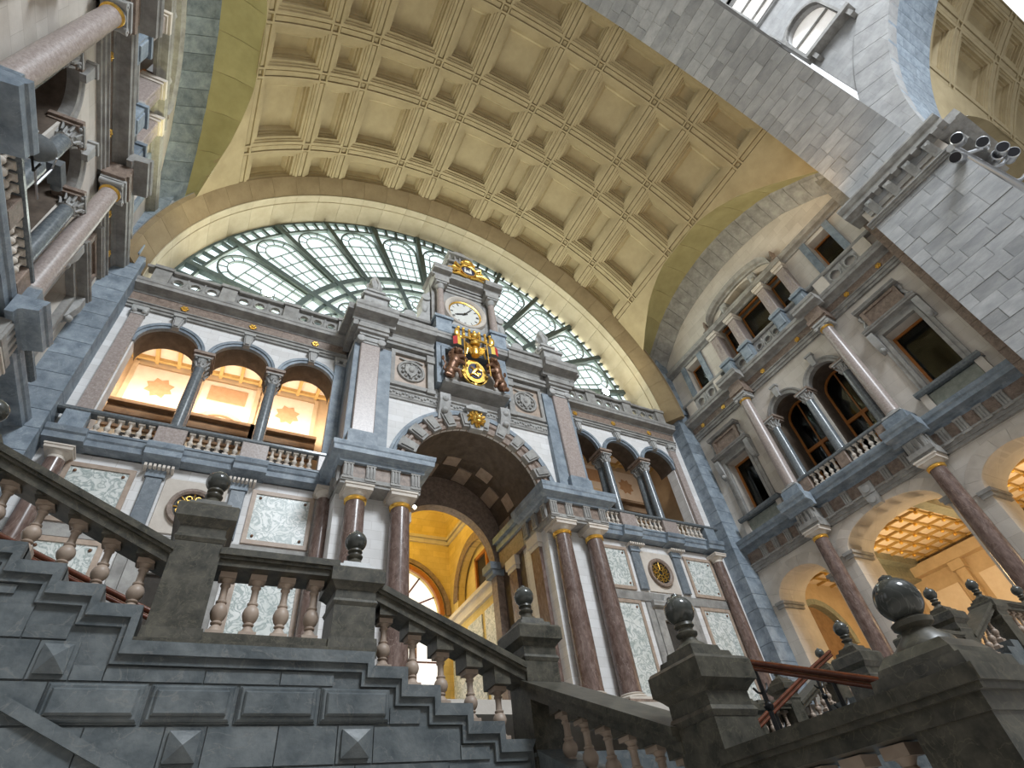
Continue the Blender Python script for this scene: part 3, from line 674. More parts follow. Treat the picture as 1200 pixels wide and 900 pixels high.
# ================================================================== END WALL
ARC = [6.28, 8.63, 10.98]
wall_out = rect(-13.6, 13.6, -1.6, 18.4)
def arcade_hole(s):
    pts = [(5.31, 10.97), (11.95, 10.97)]
    for a in reversed(ARC): pts += [(a + 0.97 * math.cos(t), 15.2 + 0.97 * math.sin(t)) for t in (PI * i / 16 for i in range(17))]
    return [(s * p[0], p[1]) for p in pts]
holes = [arcade_hole(-1), arcade_hole(1)] + [arch_hole(0, 2.6, 2.36, 11.0, None, 28)]
wb = struct('wall_back', M().plate(wall_out, holes, -0.55, 0), 'white_stone', E, 'end wall with a great archway between two arcades')
cb_ = part('central_bay', M().plate(rect(-4.95, 4.95, -1.6, 17.4), [arch_hole(0, 2.6, 2.36, 11.0, None, 28)], 0.0, 1.2), 'white_stone', wb)
SN = {-1: 'left', 1: 'right'}
for s in (-1, 1):
    for a, nth in zip(ARC, ('inner', 'middle', 'outer')):
        part('arch_soffit', lambda: M().loft([[(0.962 * math.cos(t), v, 0.962 * math.sin(t)) for t in (PI * i / 20 for i in range(21))] for v in (0.0, -1.0)], False, False, True, False), 'soffit_shade', wb, (s * a, 0, 15.2), 'arcsof')
        part('archivolt', lambda: M().arc(0, 0, [(0.955, -0.1), (0.955, 0.06), (1.06, 0.07), (1.06, 0.11), (1.16, 0.12), (1.16, -0.1)], 0, 180, 20), 'blue_stone', wb, (s * a, 0, 15.2), 'arcarchi')
        part('keystone', lambda: M().prism([(-0.11, 0.94), (0.11, 0.94), (0.17, 1.5), (-0.17, 1.5)], 0, 0.2).prism([(-0.07, 0.98), (0.07, 0.98), (0.12, 1.42), (-0.12, 1.42)], 0.2, 0.25).box(-0.2, 0.2, 0, 0.27, 1.46, 1.56), 'carved_stone', wb, (s * a, 0, 15.2), 'arckey')
    # spandrel rib between the arches stands on a stone block above each column pair
    for a in (7.45, 9.8):
        part('impost_block', lambda: M().box(-0.34, 0.34, -0.68, 0.3, 0, 0.12).box(-0.30, 0.30, -0.62, 0.24, -0.14, 0), 'brown_stone', wb, (s * a, 0, 15.12), 'impost')
        for v, wh in ((0.06, 'front'), (-0.42, 'rear')):
            column('slim grey column of the %s end wall arcade, %s one of the pair %s' % (SN[s], wh, 'nearer the clock bay' if a < 8 else 'nearer the corner pier'), E, (s * a, v, 11.72), 0.19, 3.26, 'corinthian', 'grey_granite', 'carved_stone', 'arccol', group='columns of the end wall arcades')
    for a, q in ((5.18, 'against the clock bay'), (12.2, 'in the corner')):
        t = thing('pilaster', 'mottled %s pilaster of the %s arcade standing %s' % ('pink' if a > 6 else 'grey', SN[s], q), 'pilaster', E, (s * a, 0, 10.95), 'pilasters ending the arcades')
        part('shaft', lambda: M().box(-0.2, 0.2, 0, 0.16, 0.75, 5.4), 'pink_granite' if a > 6 else 'blue_stone', t)
        part('base', M().box(-0.26, 0.26, 0, 0.24, 0, 0.7).box(-0.22, 0.22, 0, 0.2, 0.7, 0.8), 'blue_stone', t)
        part('capital', M().box(-0.22, 0.22, 0, 0.18, 5.4, 5.5).box(-0.25, 0.25, 0, 0.22, 5.62, 5.8).ball((-0.16, 0.18, 5.55), 0.1, 8, 6).ball((0.16, 0.18, 5.55), 0.1, 8, 6), 'carved_stone', t)
    # entablature over the arcade
    tr = struct(trim(), M().mould([(-0.3, 16.76), (0.08, 16.76), (0.08, 16.86), (0.13, 16.87), (0.13, 16.98), (0.18, 17.0), (0.18, 17.04), (-0.3, 17.04)], min(s * 5, s * 12.7), max(s * 5, s * 12.7)), 'grey_stone', E, 'entablature with gilded rosettes over the %s arcade' % SN[s])
    part('frieze', M().box(min(s * 5, s * 12.7), max(s * 5, s * 12.7), -0.3, 0.10, 17.04, 17.52), 'brown_stone', tr)
    part('cornice', M().mould(cornice(17.52, 17.98, 0.5), min(s * 5, s * 12.75), max(s * 5, s * 12.75)), 'grey_stone', tr)
    for a in (6.28, 7.45, 8.63, 9.8, 10.98): 
        if a in ARC: rosette(tr, (s * (a + 0.0), 0.11, 17.28), 0.15)
    pt_ = thing('parapet', 'grey pierced parapet with round holes above the %s arcade' % SN[s], 'parapet', E, (0, 0.12, 17.98))
    part('coping', M().mould([(-0.16, 0.9), (0.18, 0.9), (0.2, 0.95), (0.2, 1.02), (-0.16, 1.02)], min(s * 5.1, s * 12.7), max(s * 5.1, s * 12.7)), 'grey_stone', pt_)
    part('plinth', M().box(min(s * 5.1, s * 12.7), max(s * 5.1, s * 12.7), -0.14, 0.16, 0, 0.14), 'grey_stone', pt_)
    pp = [5.25, 7.45, 9.8, 12.1]
    for a in pp: part('post', lambda: M().box(-0.28, 0.28, -0.16, 0.2, 0.1, 0.92).box(-0.33, 0.33, -0.2, 0.26, 0.9, 1.06), 'grey_stone', pt_, (s * a, 0, 0), 'arcpost')
    for a, b in zip(pp, pp[1:]): pierced_panel(pt_, (s * (a + b) / 2, -0.06, 0.14), (b - a) - 0.56, 0.76, 3)
    # balcony
    lo, hi = min(s * 5.0, s * 12.75), max(s * 5.0, s * 12.75)
    tr = struct(trim(), M().mould(cornice(10.36, 10.95, 0.72, -0.3), lo, hi), 'blue_stone', E, 'blue grey balcony ledge under the %s arcade' % SN[s])
    for a in (7.45, 9.8, 12.2): part('ledge_break', lambda: M().mould(cornice(0, 0.61, 0.9, -0.3), -0.48, 0.48), 'blue_stone', tr, (s * a, 0, 10.35), 'ledgebr')
    for a in (7.6, 9.83): part('dentil_row', lambda: [m := M(), [m.box(-0.34 + k * 0.115, -0.27 + k * 0.115, 0.0, 0.34, 0, 0.09) for k in range(7)]][0], 'pale_stone', tr, (s * a, 0, 10.27), 'dentrow')
    bl = thing('balustrade', 'balcony balustrade with pale balusters in front of the %s arcade' % SN[s], 'balustrade', E, (0, 0.32, 10.95))
    part('handrail', M().mould([(-0.15, 0.66), (0.13, 0.66), (0.17, 0.70), (0.17, 0.78), (-0.15, 0.78)], lo, hi), 'grey_granite', bl)
    part('plinth', M().box(lo, hi, -0.12, 0.13, 0, 0.07), 'blue_stone', bl)
    pp = [5.2, 7.45, 9.8, 12.2]
    for i, a in enumerate(pp):
        hw = 0.40 if 0 < i < 3 else 0.3
        part('post', lambda: M().cham(-hw, hw, -0.12, 0.15, 0.06, 0.67, 0.02), 'blue_stone' if i == 3 else 'pink_granite', bl, (s * a, 0, 0))
    for a, b in zip(pp, pp[1:]):
        g0 = a + 0.42; g1 = b - 0.42
        for k in range(6): baluster(bl, (s * (g0 + (g1 - g0) * (k + 0.5) / 6), 0, 0.07), 0.59, 0.085, 10, 'pale_stone')
    # lower wall: marble panels, slate pilasters, medallion, door
    tr = struct(trim(), M().box(s * 5.0 if s > 0 else -12.6, 12.6 if s > 0 else -5.0, 0, 0.06, 8.0, 8.34), 'grey_stone', E, 'panelled lower wall right of the archway' if s > 0 else 'panelled lower wall left of the archway')
    for a0, a1 in ((5.35, 7.2), (10.3, 11.95)):
        for w0, w1_ in ((8.4, 10.2), (2.6, 7.98)):
            part('panel_frame', M().plate(rect(min(s * a0, s * a1), max(s * a0, s * a1), w0, w1_), [rect(min(s * (a0 + 0.13), s * (a1 - 0.13)), max(s * (a0 + 0.13), s * (a1 - 0.13)), w0 + 0.13, w1_ - 0.13)], 0, 0.07), 'beige_stone', tr)
            part('marble_panel', M().box(min(s * (a0 + 0.12), s * (a1 - 0.12)), max(s * (a0 + 0.12), s * (a1 - 0.12)), 0, 0.035, w0 + 0.12, w1_ - 0.12), 'veined_marble', tr)
            m = M()
            for uu in (a0 + 0.26, a1 - 0.26):
                for ww in (w0 + 0.26, w1_ - 0.26): m.ball((s * uu, 0.05, ww), 0.045, 8, 5)
            part('bronze_boss', m, 'bronze', tr)
    for a in (7.6, 9.83):
        part('slate_pilaster', M().cham(s * a - 0.21, s * a + 0.21, 0, 0.12, 8.45, 10.05, 0.02), 'grey_slab', tr)
        part('slate_capital', M().box(s * a - 0.25, s * a + 0.25, 0, 0.16, 10.05, 10.28), 'blue_stone', tr)
        part('slate_pilaster', M().cham(s * a - 0.15, s * a + 0.15, 0, 0.09, 2.6, 7.95, 0.02), 'grey_stone', tr)
    part('spandrel_panel', M().cham(s * 8.71 - 0.83, s * 8.71 + 0.83, 0, 0.05, 8.42, 10.15, 0.01), 'pale_stone', tr)
    t = thing('oculus_grille', 'round gilded grille in a brown ring on the %s lower wall' % SN[s], 'grille', E, (s * 8.68, 0.05, 9.25))
    part('ring', lambda: M().arc(0, 0, [(0.46, 0), (0.46, 0.08), (0.52, 0.12), (0.60, 0.12), (0.62, 0)], 0, 360, 28), 'brown_stone', t, key='ocring')
    part('back', lambda: M().lathe([(0.46, 0), (0.46, 0.015)], 24, ax='v'), 'clock_ink', t, key='ocback')
    def gr():
        m = M(); m.arc(0, 0, [(0.10, 0.02), (0.14, 0.02), (0.14, 0.06), (0.10, 0.06)], 0, 360, 14)
        for k in range(8):
            c, q = math.cos(k * PI / 4), math.sin(k * PI / 4)
            m.tube([(0.12 * c, 0.04, 0.12 * q), (0.46 * c, 0.04, 0.46 * q)], 0.02, 5)
            c, q = math.cos((k + .5) * PI / 4), math.sin((k + .5) * PI / 4); m.arc(0.31 * c, 0.31 * q, [(0.06, 0.02), (0.09, 0.02), (0.09, 0.06), (0.06, 0.06)], 0, 360, 8)
        return m
    part('gilded_scrolls', gr, 'gold', t, key='ocgr')
    dr_ = tag(link('door_1' if s < 0 else 'door_2', None, None, E, (s * 8.7, 0, 2.36)), 'tall framed doorway on the %s of the archway' % SN[s], None, None, 'structure')
    part('frame', lambda: M().plate(rect(-0.98, 0.98, 0, 5.3), [rect(-0.62, 0.62, 0.02, 4.9)], 0, 0.14), 'grey_stone', dr_, key='drf')
    part('head', lambda: M().mould(cornice(5.3, 5.6, 0.3), -1.05, 1.05).arc(0, 5.55, [(0.3, 0), (0.3, 0.16), (0.42, 0.16), (0.42, 0)], 0, 180, 10), 'carved_stone', dr_, key='drh')
    part('leaf', lambda: M().box(-0.62, 0, 0.0, 0.03, 0, 4.9).cham(-0.55, -0.06, 0.03, 0.05, 0.2, 2.3, 0.02).cham(-0.55, -0.06, 0.03, 0.05, 2.5, 4.7, 0.02), 'room_dark', dr_, key='drl')
    part('leaf', lambda: M().box(0, 0.62, 0.0, 0.03, 0, 4.9).cham(0.06, 0.55, 0.03, 0.05, 0.2, 2.3, 0.02).cham(0.06, 0.55, 0.03, 0.05, 2.5, 4.7, 0.02), 'room_dark', dr_, key='drl2')
    part('skirting', M().box(s * 5.0 if s > 0 else -12.6, 12.6 if s > 0 else -5.0, 0, 0.1, 2.35, 2.6), 'blue_stone', tr)
    # engaged column in the corner, lower order
    column('dark red marble column in the %s corner of the end wall' % SN[s], E, (s * 12.15, 0.25, FLOOR), 0.26, 8.0, 'doric', 'red_marble', 'pale_stone', 'crncol', group='corner columns of the end wall', plinth=(1.2, 0.36, 'blue_stone'))
    column('dark red marble column behind the %s column pair' % SN[s], E, (s * 5.1, 0.35, FLOOR), 0.26, 8.0, 'doric', 'red_marble', 'pale_stone', 'crncol', group='corner columns of the end wall', plinth=(1.2, 0.36, 'blue_stone'))

# ---- central bay: column pairs and their entablature blocks
for s in (-1, 1):
    for a, q in ((4.4, 'outer'), (3.0, 'inner')):
        column('tall dark red marble column, %s one of the pair %s of the archway' % (q, SN[s]), E, (s * a, 1.55, FLOOR), 0.335, 7.42, 'doric', 'red_marble', 'pale_stone', 'bigcol', neck='gold', plinth=(1.62, 0.50, 'brown_stone'), group='paired columns beside the archway')
    u0, u1 = (2.45, 4.98) if s > 0 else (-4.98, -2.45)
    tr = struct(trim(), M().mould([(-0.2, 9.77), (1.85, 9.77), (1.85, 9.86), (1.9, 9.87), (1.9, 10.0), (-0.2, 10.0)], u0, u1), 'grey_stone', E, 'entablature block over the %s pair of columns' % SN[s])
    part('frieze', M().box(u0 + 0.04, u1 - 0.04, -0.2, 1.84, 10.0, 10.52), 'brown_stone', tr)
    for k, uu in enumerate((2.62, 3.28, 4.08, 4.78)):
        part('triglyph', lambda: M().box(-0.15, 0.15, 0, 0.07, 0, 0.52).box(-0.13, -0.07, 0.07, 0.1, 0.02, 0.44).box(-0.03, 0.03, 0.07, 0.1, 0.02, 0.44).box(0.07, 0.13, 0.07, 0.1, 0.02, 0.44).box(-0.16, 0.16, 0.07, 0.11, 0.44, 0.52).box(-0.17, 0.17, 0.05, 0.1, -0.08, 0), 'grey_stone', tr, (s * uu, 1.83, 10.0), 'trig')
    for vv in (0.1, 0.8, 1.5):
        part('triglyph', None, 'grey_stone', tr, (s * 2.47, vv, 10.0), 'trig', rz=-s * PI / 2)
        part('triglyph', None, 'grey_stone', tr, (s * 4.96, vv, 10.0), 'trig', rz=s * PI / 2)
    # cornice swept round three sides
    pr = cornice(10.5, 11.06, 0.42)
    rings = []
    for (cu, cv, du, dv) in ((u0 - 0, -0.2, -1, 0), (u0, 1.85, -1, 1), (u1, 1.85, 1, 1), (u1, -0.2, 1, 0)):
        rings.append([(cu + du * d, cv + dv * d, w) for d, w in pr[:-1]] + [((u0 + u1) / 2, cv, pr[-1][1]), ((u0 + u1) / 2, cv, pr[0][1])])
    part('cornice', M().loft(rings, True, False, False), 'blue_stone', tr)
    # inside the passage the order goes on along the jamb
    part('jamb_architrave', M().box(min(s * 2.44, s * 2.7), max(s * 2.44, s * 2.7), -2.2, -0.2, 9.77, 10.5), 'brown_stone', tr)
    part('jamb_cornice', M().box(min(s * 2.2, s * 2.7), max(s * 2.2, s * 2.7), -2.2, -0.2, 10.78, 11.04).box(min(s * 2.34, s * 2.7), max(s * 2.34, s * 2.7), -2.2, -0.2, 10.5, 10.78), 'blue_stone', tr)
    for vv, q in ((0.45, 'front'), (-1.3, 'rear')):
        t = thing('pilaster', 'brown marble jamb pilaster inside the archway, %s one on the %s' % (q, SN[s]), 'pilaster', E, (s * 2.62, vv, FLOOR), 'pilasters inside the archway')
        part('shaft', M().box(-0.16, 0.16, -0.3, 0.3, 1.6, 6.9), 'red_marble', t)
        part('base', M().box(-0.24, 0.24, -0.38, 0.38, 0, 1.5).box(-0.2, 0.2, -0.34, 0.34, 1.5, 1.62), 'brown_stone', t)
        part('capital', M().box(-0.19, 0.19, -0.34, 0.34, 6.9, 7.05).box(-0.24, 0.24, -0.40, 0.40, 7.05, 7.42), 'pale_stone', t)
    # upper order: blue strips, pink pilaster
    part('blue_strip', M().box(min(s * 3.5, s * 4.95), max(s * 3.5, s * 4.95), 1.2, 1.42, 11.06, 16.6), 'blue_stone', cb_)
    part('blue_return', M().box(min(s * 4.75, s * 4.97), max(s * 4.75, s * 4.97), 0, 1.40, 11.06, 16.6), 'blue_stone', cb_)
    t = thing('pilaster', 'tall pink granite pilaster with scroll capital %s of the great arch' % SN[s], 'pilaster', E, (s * 4.38, 1.42, 11.06), 'pilasters beside the great arch')
    part('base', M().box(-0.5, 0.5, -0.2, 0.24, 0, 0.92).box(-0.44, 0.44, -0.1, 0.19, 0.92, 1.04), 'blue_stone', t)
    part('shaft', M().cham(-0.38, 0.38, -0.05, 0.14, 1.04, 5.45, 0.03), 'pink_granite', t)
    cp = part('capital', M().box(-0.40, 0.40, -0.05, 0.16, 5.45, 5.56).box(-0.36, 0.36, -0.05, 0.2, 5.56, 5.78).box(-0.5, 0.5, -0.05, 0.26, 5.8, 5.94), 'carved_stone', t)
    for q in (-1, 1): part('volute', M().lathe([(0.17, 0.0), (0.17, 0.22), (0.13, 0.24), (0.06, 0.26)], 14, (q * 0.4, 0, 5.64), True, 'v'), 'carved_stone', cp)
# ---- great arch: ring, voussoirs, gilded mask
t = thing('arch_surround', 'great round arch with grey blocks set on a red ribbed ring', 'arch', E, (0, 1.2, 11.0))
part('ribbed_ring', M().arc(0, 0, [(2.6, -0.3), (2.6, 0.10), (2.72, 0.13), (2.78, 0.08), (2.9, 0.08), (2.96, 0.15), (3.06, 0.15), (3.1, 0.08), (3.2, 0.08), (3.24, 0), (3.24, -0.3)], 0, 180, 48), 'brown_stone', t)
part('hood_mould', M().arc(0, 0, [(3.22, -0.1), (3.22, 0.12), (3.34, 0.14), (3.36, 0.08), (3.46, 0.08), (3.48, -0.1)], 0, 180, 48), 'blue_stone', t)
for k in range(12):
    a = 7.0 + k * 15.1
    if abs(a - 90) < 5: continue
    m = M()
    for r0, r1, hw, v1 in ((2.58, 3.26, 4.1, 0.24), (2.68, 3.16, 2.9, 0.29)):
        m.arc(0, 0, [(r0, 0), (r1, 0), (r1, v1), (r0, v1)], a - hw, a + hw, 2)
    part('voussoir', m, 'grey_stone', t)
t = thing('lion_mask', 'gilded lion mask on the keystone of the great arch', 'mask', E, (0.0, 1.42, 13.45))
part('keystone', M().prism([(-0.26, 0.0), (0.26, 0.0), (0.38, 0.86), (-0.38, 0.86)], -0.2, 0.08).box(-0.46, 0.46, -0.2, 0.22, 0.86, 1.0).prism([(-0.4, 1.0), (0.4, 1.0), (0.2, 1.2), (-0.2, 1.2)], -0.1, 0.15), 'carved_stone', t)
m = M(); m.ball((0, 0.14, 0.48), 0.24, 14, 10, (1, 0.8, 1.15)); m.ball((0, 0.34, 0.40), 0.12, 10, 8, (1.1, 0.8, 0.9)); m.ball((0, 0.30, 0.24), 0.10, 8, 6, (1.2, 0.8, 0.7)); 
for k in range(11):
    a = -PI * 0.45 + PI * 1.9 * k / 10; m.tube([(0.20 * math.cos(a), 0.1, 0.48 + 0.2 * math.sin(a)), (0.33 * math.cos(a), 0.16, 0.5 + 0.33 * math.sin(a)), (0.40 * math.cos(a + .2), 0.06, 0.5 + 0.44 * math.sin(a + .2))], [0.06, 0.07, 0.015], 6)
for q in (-1, 1): m.ball((q * 0.1, 0.34, 0.56), 0.045, 8, 6)
part('face', m, 'gold', t)
# ---- carved band, brackets, medallion panels
tr = struct(trim(), M().mould([(1.0, 14.3), (1.26, 14.3), (1.28, 14.38), (1.30, 14.4), (1.30, 14.66), (1.36, 14.7), (1.36, 14.78), (1.0, 14.78)], -3.5, 3.5), 'grey_stone', E, 'carved frieze band above the great arch')
rg = random.Random(4); m = M()
for k in range(56):
    uu = -3.42 + k * 0.1244; m.ball((uu, 1.31, 14.53 + 0.05 * math.sin(k * 1.7)), 0.055, 6, 5)
part('carving', m, 'carved_stone', tr)
for s in (-1, 1):
    part('bracket', M().prism([(1.2, 13.7), (1.34, 13.72), (1.52, 14.2), (1.62, 14.4), (1.62, 14.85), (1.2, 14.85)], s * 1.32 - 0.22, s * 1.32 + 0.22, 'u').ball((s * 1.32, 1.5, 14.05), 0.14, 8, 6).ball((s * 1.32, 1.56, 14.55), 0.16, 8, 6), 'carved_stone', tr)
    t = thing('relief_panel', 'cream panel with a round carved shield %s of the coat of arms' % SN[s], 'relief', E, (s * 2.62, 1.2, 15.9), 'carved panels beside the coat of arms')
    part('frame', lambda: M().plate(rect(-0.86, 0.86, -0.98, 0.98), [rect(-0.7, 0.7, -0.8, 0.8)], 0, 0.16), 'grey_stone', t, key='rlf')
    part('field', lambda: M().box(-0.72, 0.72, 0, 0.04, -0.82, 0.82), 'beige_stone', t, key='rlb')
    def rl():
        m = M(); m.arc(0, 0, [(0.46, 0.03), (0.48, 0.10), (0.56, 0.12), (0.6, 0.03)], 0, 360, 24); m.lathe([(0.46, 0.03), (0.46, 0.05)], 24, ax='v')
        m.prism([(-0.24, 0.30), (0.24, 0.30), (0.26, -0.05), (0, -0.36), (-0.26, -0.05)], 0.05, 0.12)
        for k in range(10):
            a = k * PI / 5 + 0.3; m.ball((0.36 * math.cos(a), 0.08, 0.36 * math.sin(a)), 0.07, 6, 5)
        m.ball((0, 0.12, 0.05), 0.12, 8, 6, (1, 0.6, 1.3)); m.tube([(-0.5, 0.08, 0.62), (-0.2, 0.1, 0.52), (0.2, 0.1, 0.62), (0.5, 0.08, 0.55)], 0.04, 5); m.tube([(-0.2, 0.1, -0.2), (0.2, 0.1, 0.2)], 0.03, 5)
        return m
    part('carved_roundel', rl, 'grey_stone', t, key='rlc')
    part('scroll_pilaster', M().box(s * 1.84 - 0.13, s * 1.84 + 0.13, 1.2, 1.42, 14.85, 16.6).box(s * 1.84 - 0.18, s * 1.84 + 0.18, 1.2, 1.48, 16.5, 16.9).box(s * 1.84 - 0.18, s * 1.84 + 0.18, 1.2, 1.46, 14.8, 14.98), 'grey_stone', tr)
# ---- top entablature of the bay, broken round the coat of arms
tr = struct(trim(), M().box(-4.95, 4.95, 0.0, 1.40, 16.98, 17.5), 'grey_stone', E, 'upper entablature and attic of the clock bay')
for s in (-1, 1):
    for (a0, a1, dv) in ((1.72, 3.75, 0.0), (3.75, 5.0, 0.3)):
        u0, u1 = min(s * a0, s * a1), max(s * a0, s * a1)
        part('architrave', M().mould([(1.1, 17.0), (1.48 + dv, 17.0), (1.50 + dv, 17.12), (1.56 + dv, 17.14), (1.56 + dv, 17.3), (1.1, 17.3)], u0, u1), 'grey_stone', tr)
        part('cornice', M().mould(cornice(17.5, 18.22, 0.62, 1.36 + dv), u0 - (0 if a0 < 3 else 0.25), u1 + (0 if a0 < 3 else 0.25)).box(u0, u1, 1.2, 1.5 + dv, 17.3, 17.52), 'grey_stone', tr)
    part('end_return', M().box(min(s * 4.95, s * 5.5), max(s * 4.95, s * 5.5), 0.2, 2.0, 17.85, 18.2).box(min(s * 4.95, s * 5.2), max(s * 4.95, s * 5.2), 0.2, 1.8, 17.2, 17.85), 'grey_stone', tr)
    # attic parapet
    u0, u1 = min(s * 1.8, s * 3.8), max(s * 1.8, s * 3.8)
    part('attic', M().box(u0, u1, 0.4, 1.35, 18.22, 19.05).mould([(0.3, 19.05), (1.46, 19.05), (1.5, 19.16), (0.3, 19.16)], u0, u1), 'grey_stone', tr)
    m = M()
    for k in range(14):
        m.ball((s * (1.95 + k * 0.13), 1.36, 18.62 + 0.12 * math.sin(k * 1.4)), 0.1, 6, 5, (1, 0.5, 1))
    part('attic_carving', m, 'carved_stone', tr)
    part('attic_post', M().box(s * 4.38 - 0.5, s * 4.38 + 0.5, 0.6, 1.75, 18.22, 19.3).box(s * 4.38 - 0.58, s * 4.38 + 0.58, 0.5, 1.85, 19.3, 19.46).box(s * 4.38 - 0.6, s * 4.38 + 0.6, 0.5, 1.85, 18.2, 18.36).ball((s * 4.38, 1.76, 18.85), 0.24, 10, 8, (1, 0.4, 1)), 'carved_stone', tr)
    t = thing('finial', 'grey stone flame finial on a scrolled base on the %s attic post' % SN[s], 'finial', E, (s * 4.38, 1.15, 19.46), 'finials above the clock bay')
    m = M()
    for q in (-1, 1):
        m.ball((q * 0.36, 0.2, 0.26), 0.24, 8, 6); m.ball((q * 0.36, -0.2, 0.26), 0.24, 8, 6)
    m.frustum(0, 0, 0, 0.5, 0.5, 0.34); m.frustum(0, 0, 0.5, 0.62, 0.42, 0.42)
    part('scroll_base', m, 'carved_stone', t)
    m = M(); m.lathe([(0.2, 0.62), (0.34, 0.8), (0.28, 0.95), (0.2, 1.0), (0.26, 1.1), (0.28, 1.3), (0.22, 1.6), (0.2, 1.85), (0.08, 2.1)], 10)
    for k in range(6): a = k * PI / 3; m.tube([(0.2 * math.cos(a), 0.2 * math.sin(a), 1.0), (0.3 * math.cos(a), 0.3 * math.sin(a), 1.35), (0.2 * math.cos(a + .5), 0.2 * math.sin(a + .5), 1.75)], [0.07, 0.09, 0.03], 5)
    part('flame', m, 'carved_stone', t)
# ---- coat of arms niche
t = thing('arms_niche', 'grey stone frame holding the coat of arms below the clock', 'frame', E, (0, 1.3, 15.2))
part('frame', M().plate(rect(-1.66, 1.66, 0.15, 2.55), [rect(-1.32, 1.32, 0.35, 2.2)], -0.1, 0.34).plate(rect(-1.46, 1.46, 0.25, 2.35), [rect(-1.3, 1.3, 0.36, 2.18)], 0.34, 0.42), 'blue_stone', t)
part('field', M().box(-1.35, 1.35, -0.1, 0.08, 0.3, 2.25), 'pale_stone', t)
part('ledge', M().mould([(-0.1, 0), (0.62, 0), (0.66, 0.08), (0.66, 0.16), (-0.1, 0.16)], -1.45, 1.45), 'grey_stone', t)
part('head', M().mould(cornice(2.5, 3.05, 0.62), -1.75, 1.75), 'grey_stone', t)
# ---- coat of arms
t = thing('coat_of_arms', 'gilded coat of arms with two brown lions, flags and crown', 'coat of arms', E, (-0.05, 1.75, 15.35)); t.scale = (1.08, 1.0, 1.2)
def oval(m, rx_, rz_, cz_, v0, v1, cu=0, n=24): return m.prism([(cu + rx_ * math.cos(2 * PI * k / n), cz_ + rz_ * math.sin(2 * PI * k / n)) for k in range(n)], v0, v1)
sh = part('shield', oval(oval(M(), 0.50, 0.60, 0.75, 0, 0.10), 0.44, 0.52, 0.75, 0.10, 0.13), 'gold', t)
part('shield_field', oval(M(), 0.30, 0.36, 0.77, 0.12, 0.16), 'enamel_blue', sh)
m = M(); m.tube([(-0.15, 0.18, 0.55), (0.0, 0.2, 0.75), (0.12, 0.2, 0.95), (0.05, 0.2, 1.08)], [0.05, 0.09, 0.08, 0.06], 6)
for a, b in (((0, .75), (-.2, .9)), ((.1, .9), (.25, .8)), ((-.1, .6), (.1, .5)), ((-.12, .6), (-.22, .5)), ((.02, .62), (.2, .62))): m.tube([(a[0], 0.19, a[1]), (b[0], 0.19, b[1])], 0.04, 5)
part('shield_lion', m, 'gold', sh)
m = M(); m.arc(0, 0.75, [(0.50, 0.04), (0.58, 0.04), (0.58, 0.1), (0.50, 0.1)], 185, 355, 20); m.ball((0, 0.1, 0.16), 0.09, 8, 6, (1, 0.6, 1.2))
part('collar', m, 'gold', t)
for s in (-1, 1):
    m = M()
    m.tube([(s * 1.06, 0.14, 0.34), (s * 1.0, 0.18, 0.6), (s * 0.90, 0.22, 0.86), (s * 0.80, 0.26, 1.12)], [0.17, 0.19, 0.22, 0.17], 10)
    m.ball((s * 1.08, 0.18, 0.36), 0.22, 12, 8, (1.0, 0.9, 1.15)); m.ball((s * 0.88, 0.26, 0.92), 0.23, 12, 8, (1, 0.9, 1.2))
    m.ball((s * 0.76, 0.38, 1.30), 0.17, 12, 8, (1, 1, 1.05)); m.ball((s * 0.74, 0.53, 1.24), 0.09, 8, 6, (1, 1.1, 0.8)); m.ball((s * 0.66, 0.40, 1.45), 0.05, 6, 5); m.ball((s * 0.88, 0.40, 1.45), 0.05, 6, 5)
    for k in range(12):
        a = k * 2 * PI / 12; m.ball((s * 0.79 + 0.21 * math.cos(a), 0.28, 1.26 + 0.22 * math.sin(a)), 0.085, 7, 5)
        m.ball((s * 0.82 + 0.25 * math.cos(a), 0.20, 1.16 + 0.26 * math.sin(a)), 0.085, 7, 5)
    for p in ([(s * .80, .34, 1.05), (s * .6, .44, 1.08), (s * .46, .38, 0.98)], [(s * .84, .30, .86), (s * .64, .42, .78), (s * .48, .36, .72)], [(s * 1.04, .28, .42), (s * .80, .38, .36), (s * .72, .34, .12)], [(s * 1.16, .2, .3), (s * 1.24, .3, .12), (s * 1.06, .34, .04)]):
        m.tube(p, [0.11, 0.085, 0.06], 8); m.ball(p[-1], 0.08, 7, 5)
    m.tube([(s * 1.18, 0.12, 0.36), (s * 1.32, 0.14, 0.5), (s * 1.22, 0.14, 0.74), (s * 1.32, 0.14, 0.96)], [0.045, 0.04, 0.04, 0.03], 6); m.ball((s * 1.32, 0.14, 1.0), 0.08, 7, 5, (0.8, 0.8, 1.4))
    part('lion_supporter', m, 'bronze', t)
    m = M(); m.tube([(s * 0.52, 0.42, 0.45), (s * 0.50, 0.42, 2.25)], 0.028, 6); m.ball((s * 0.5, 0.42, 2.3), 0.05, 6, 5, (1, 1, 2))
    part('flag_pole', m, 'gold', t)
    fg = None
    for k, c in enumerate(('flag_black', 'flag_yellow', 'flag_red')):
        a0 = 0.5 + k * 0.16; m = M(); m.loft([[(s * a0, 0.42 + 0.04 * k, 1.62), (s * (a0 + 0.16), 0.42 + 0.04 * ((k + 1) % 3), 1.60)], [(s * a0, 0.42 + 0.04 * k, 2.04), (s * (a0 + 0.16), 0.42 + 0.04 * ((k + 1) % 3), 2.02)]], False, False, False, False)
        part('flag_stripe', m, c, t)
m = M(); m.lathe([(0.16, 1.42), (0.2, 1.55), (0.19, 1.75), (0.1, 1.9)], 12, (0, 0.3, 0)); m.ball((0, 0.44, 1.62), 0.1, 8, 6, (1.2, 0.7, 0.8))
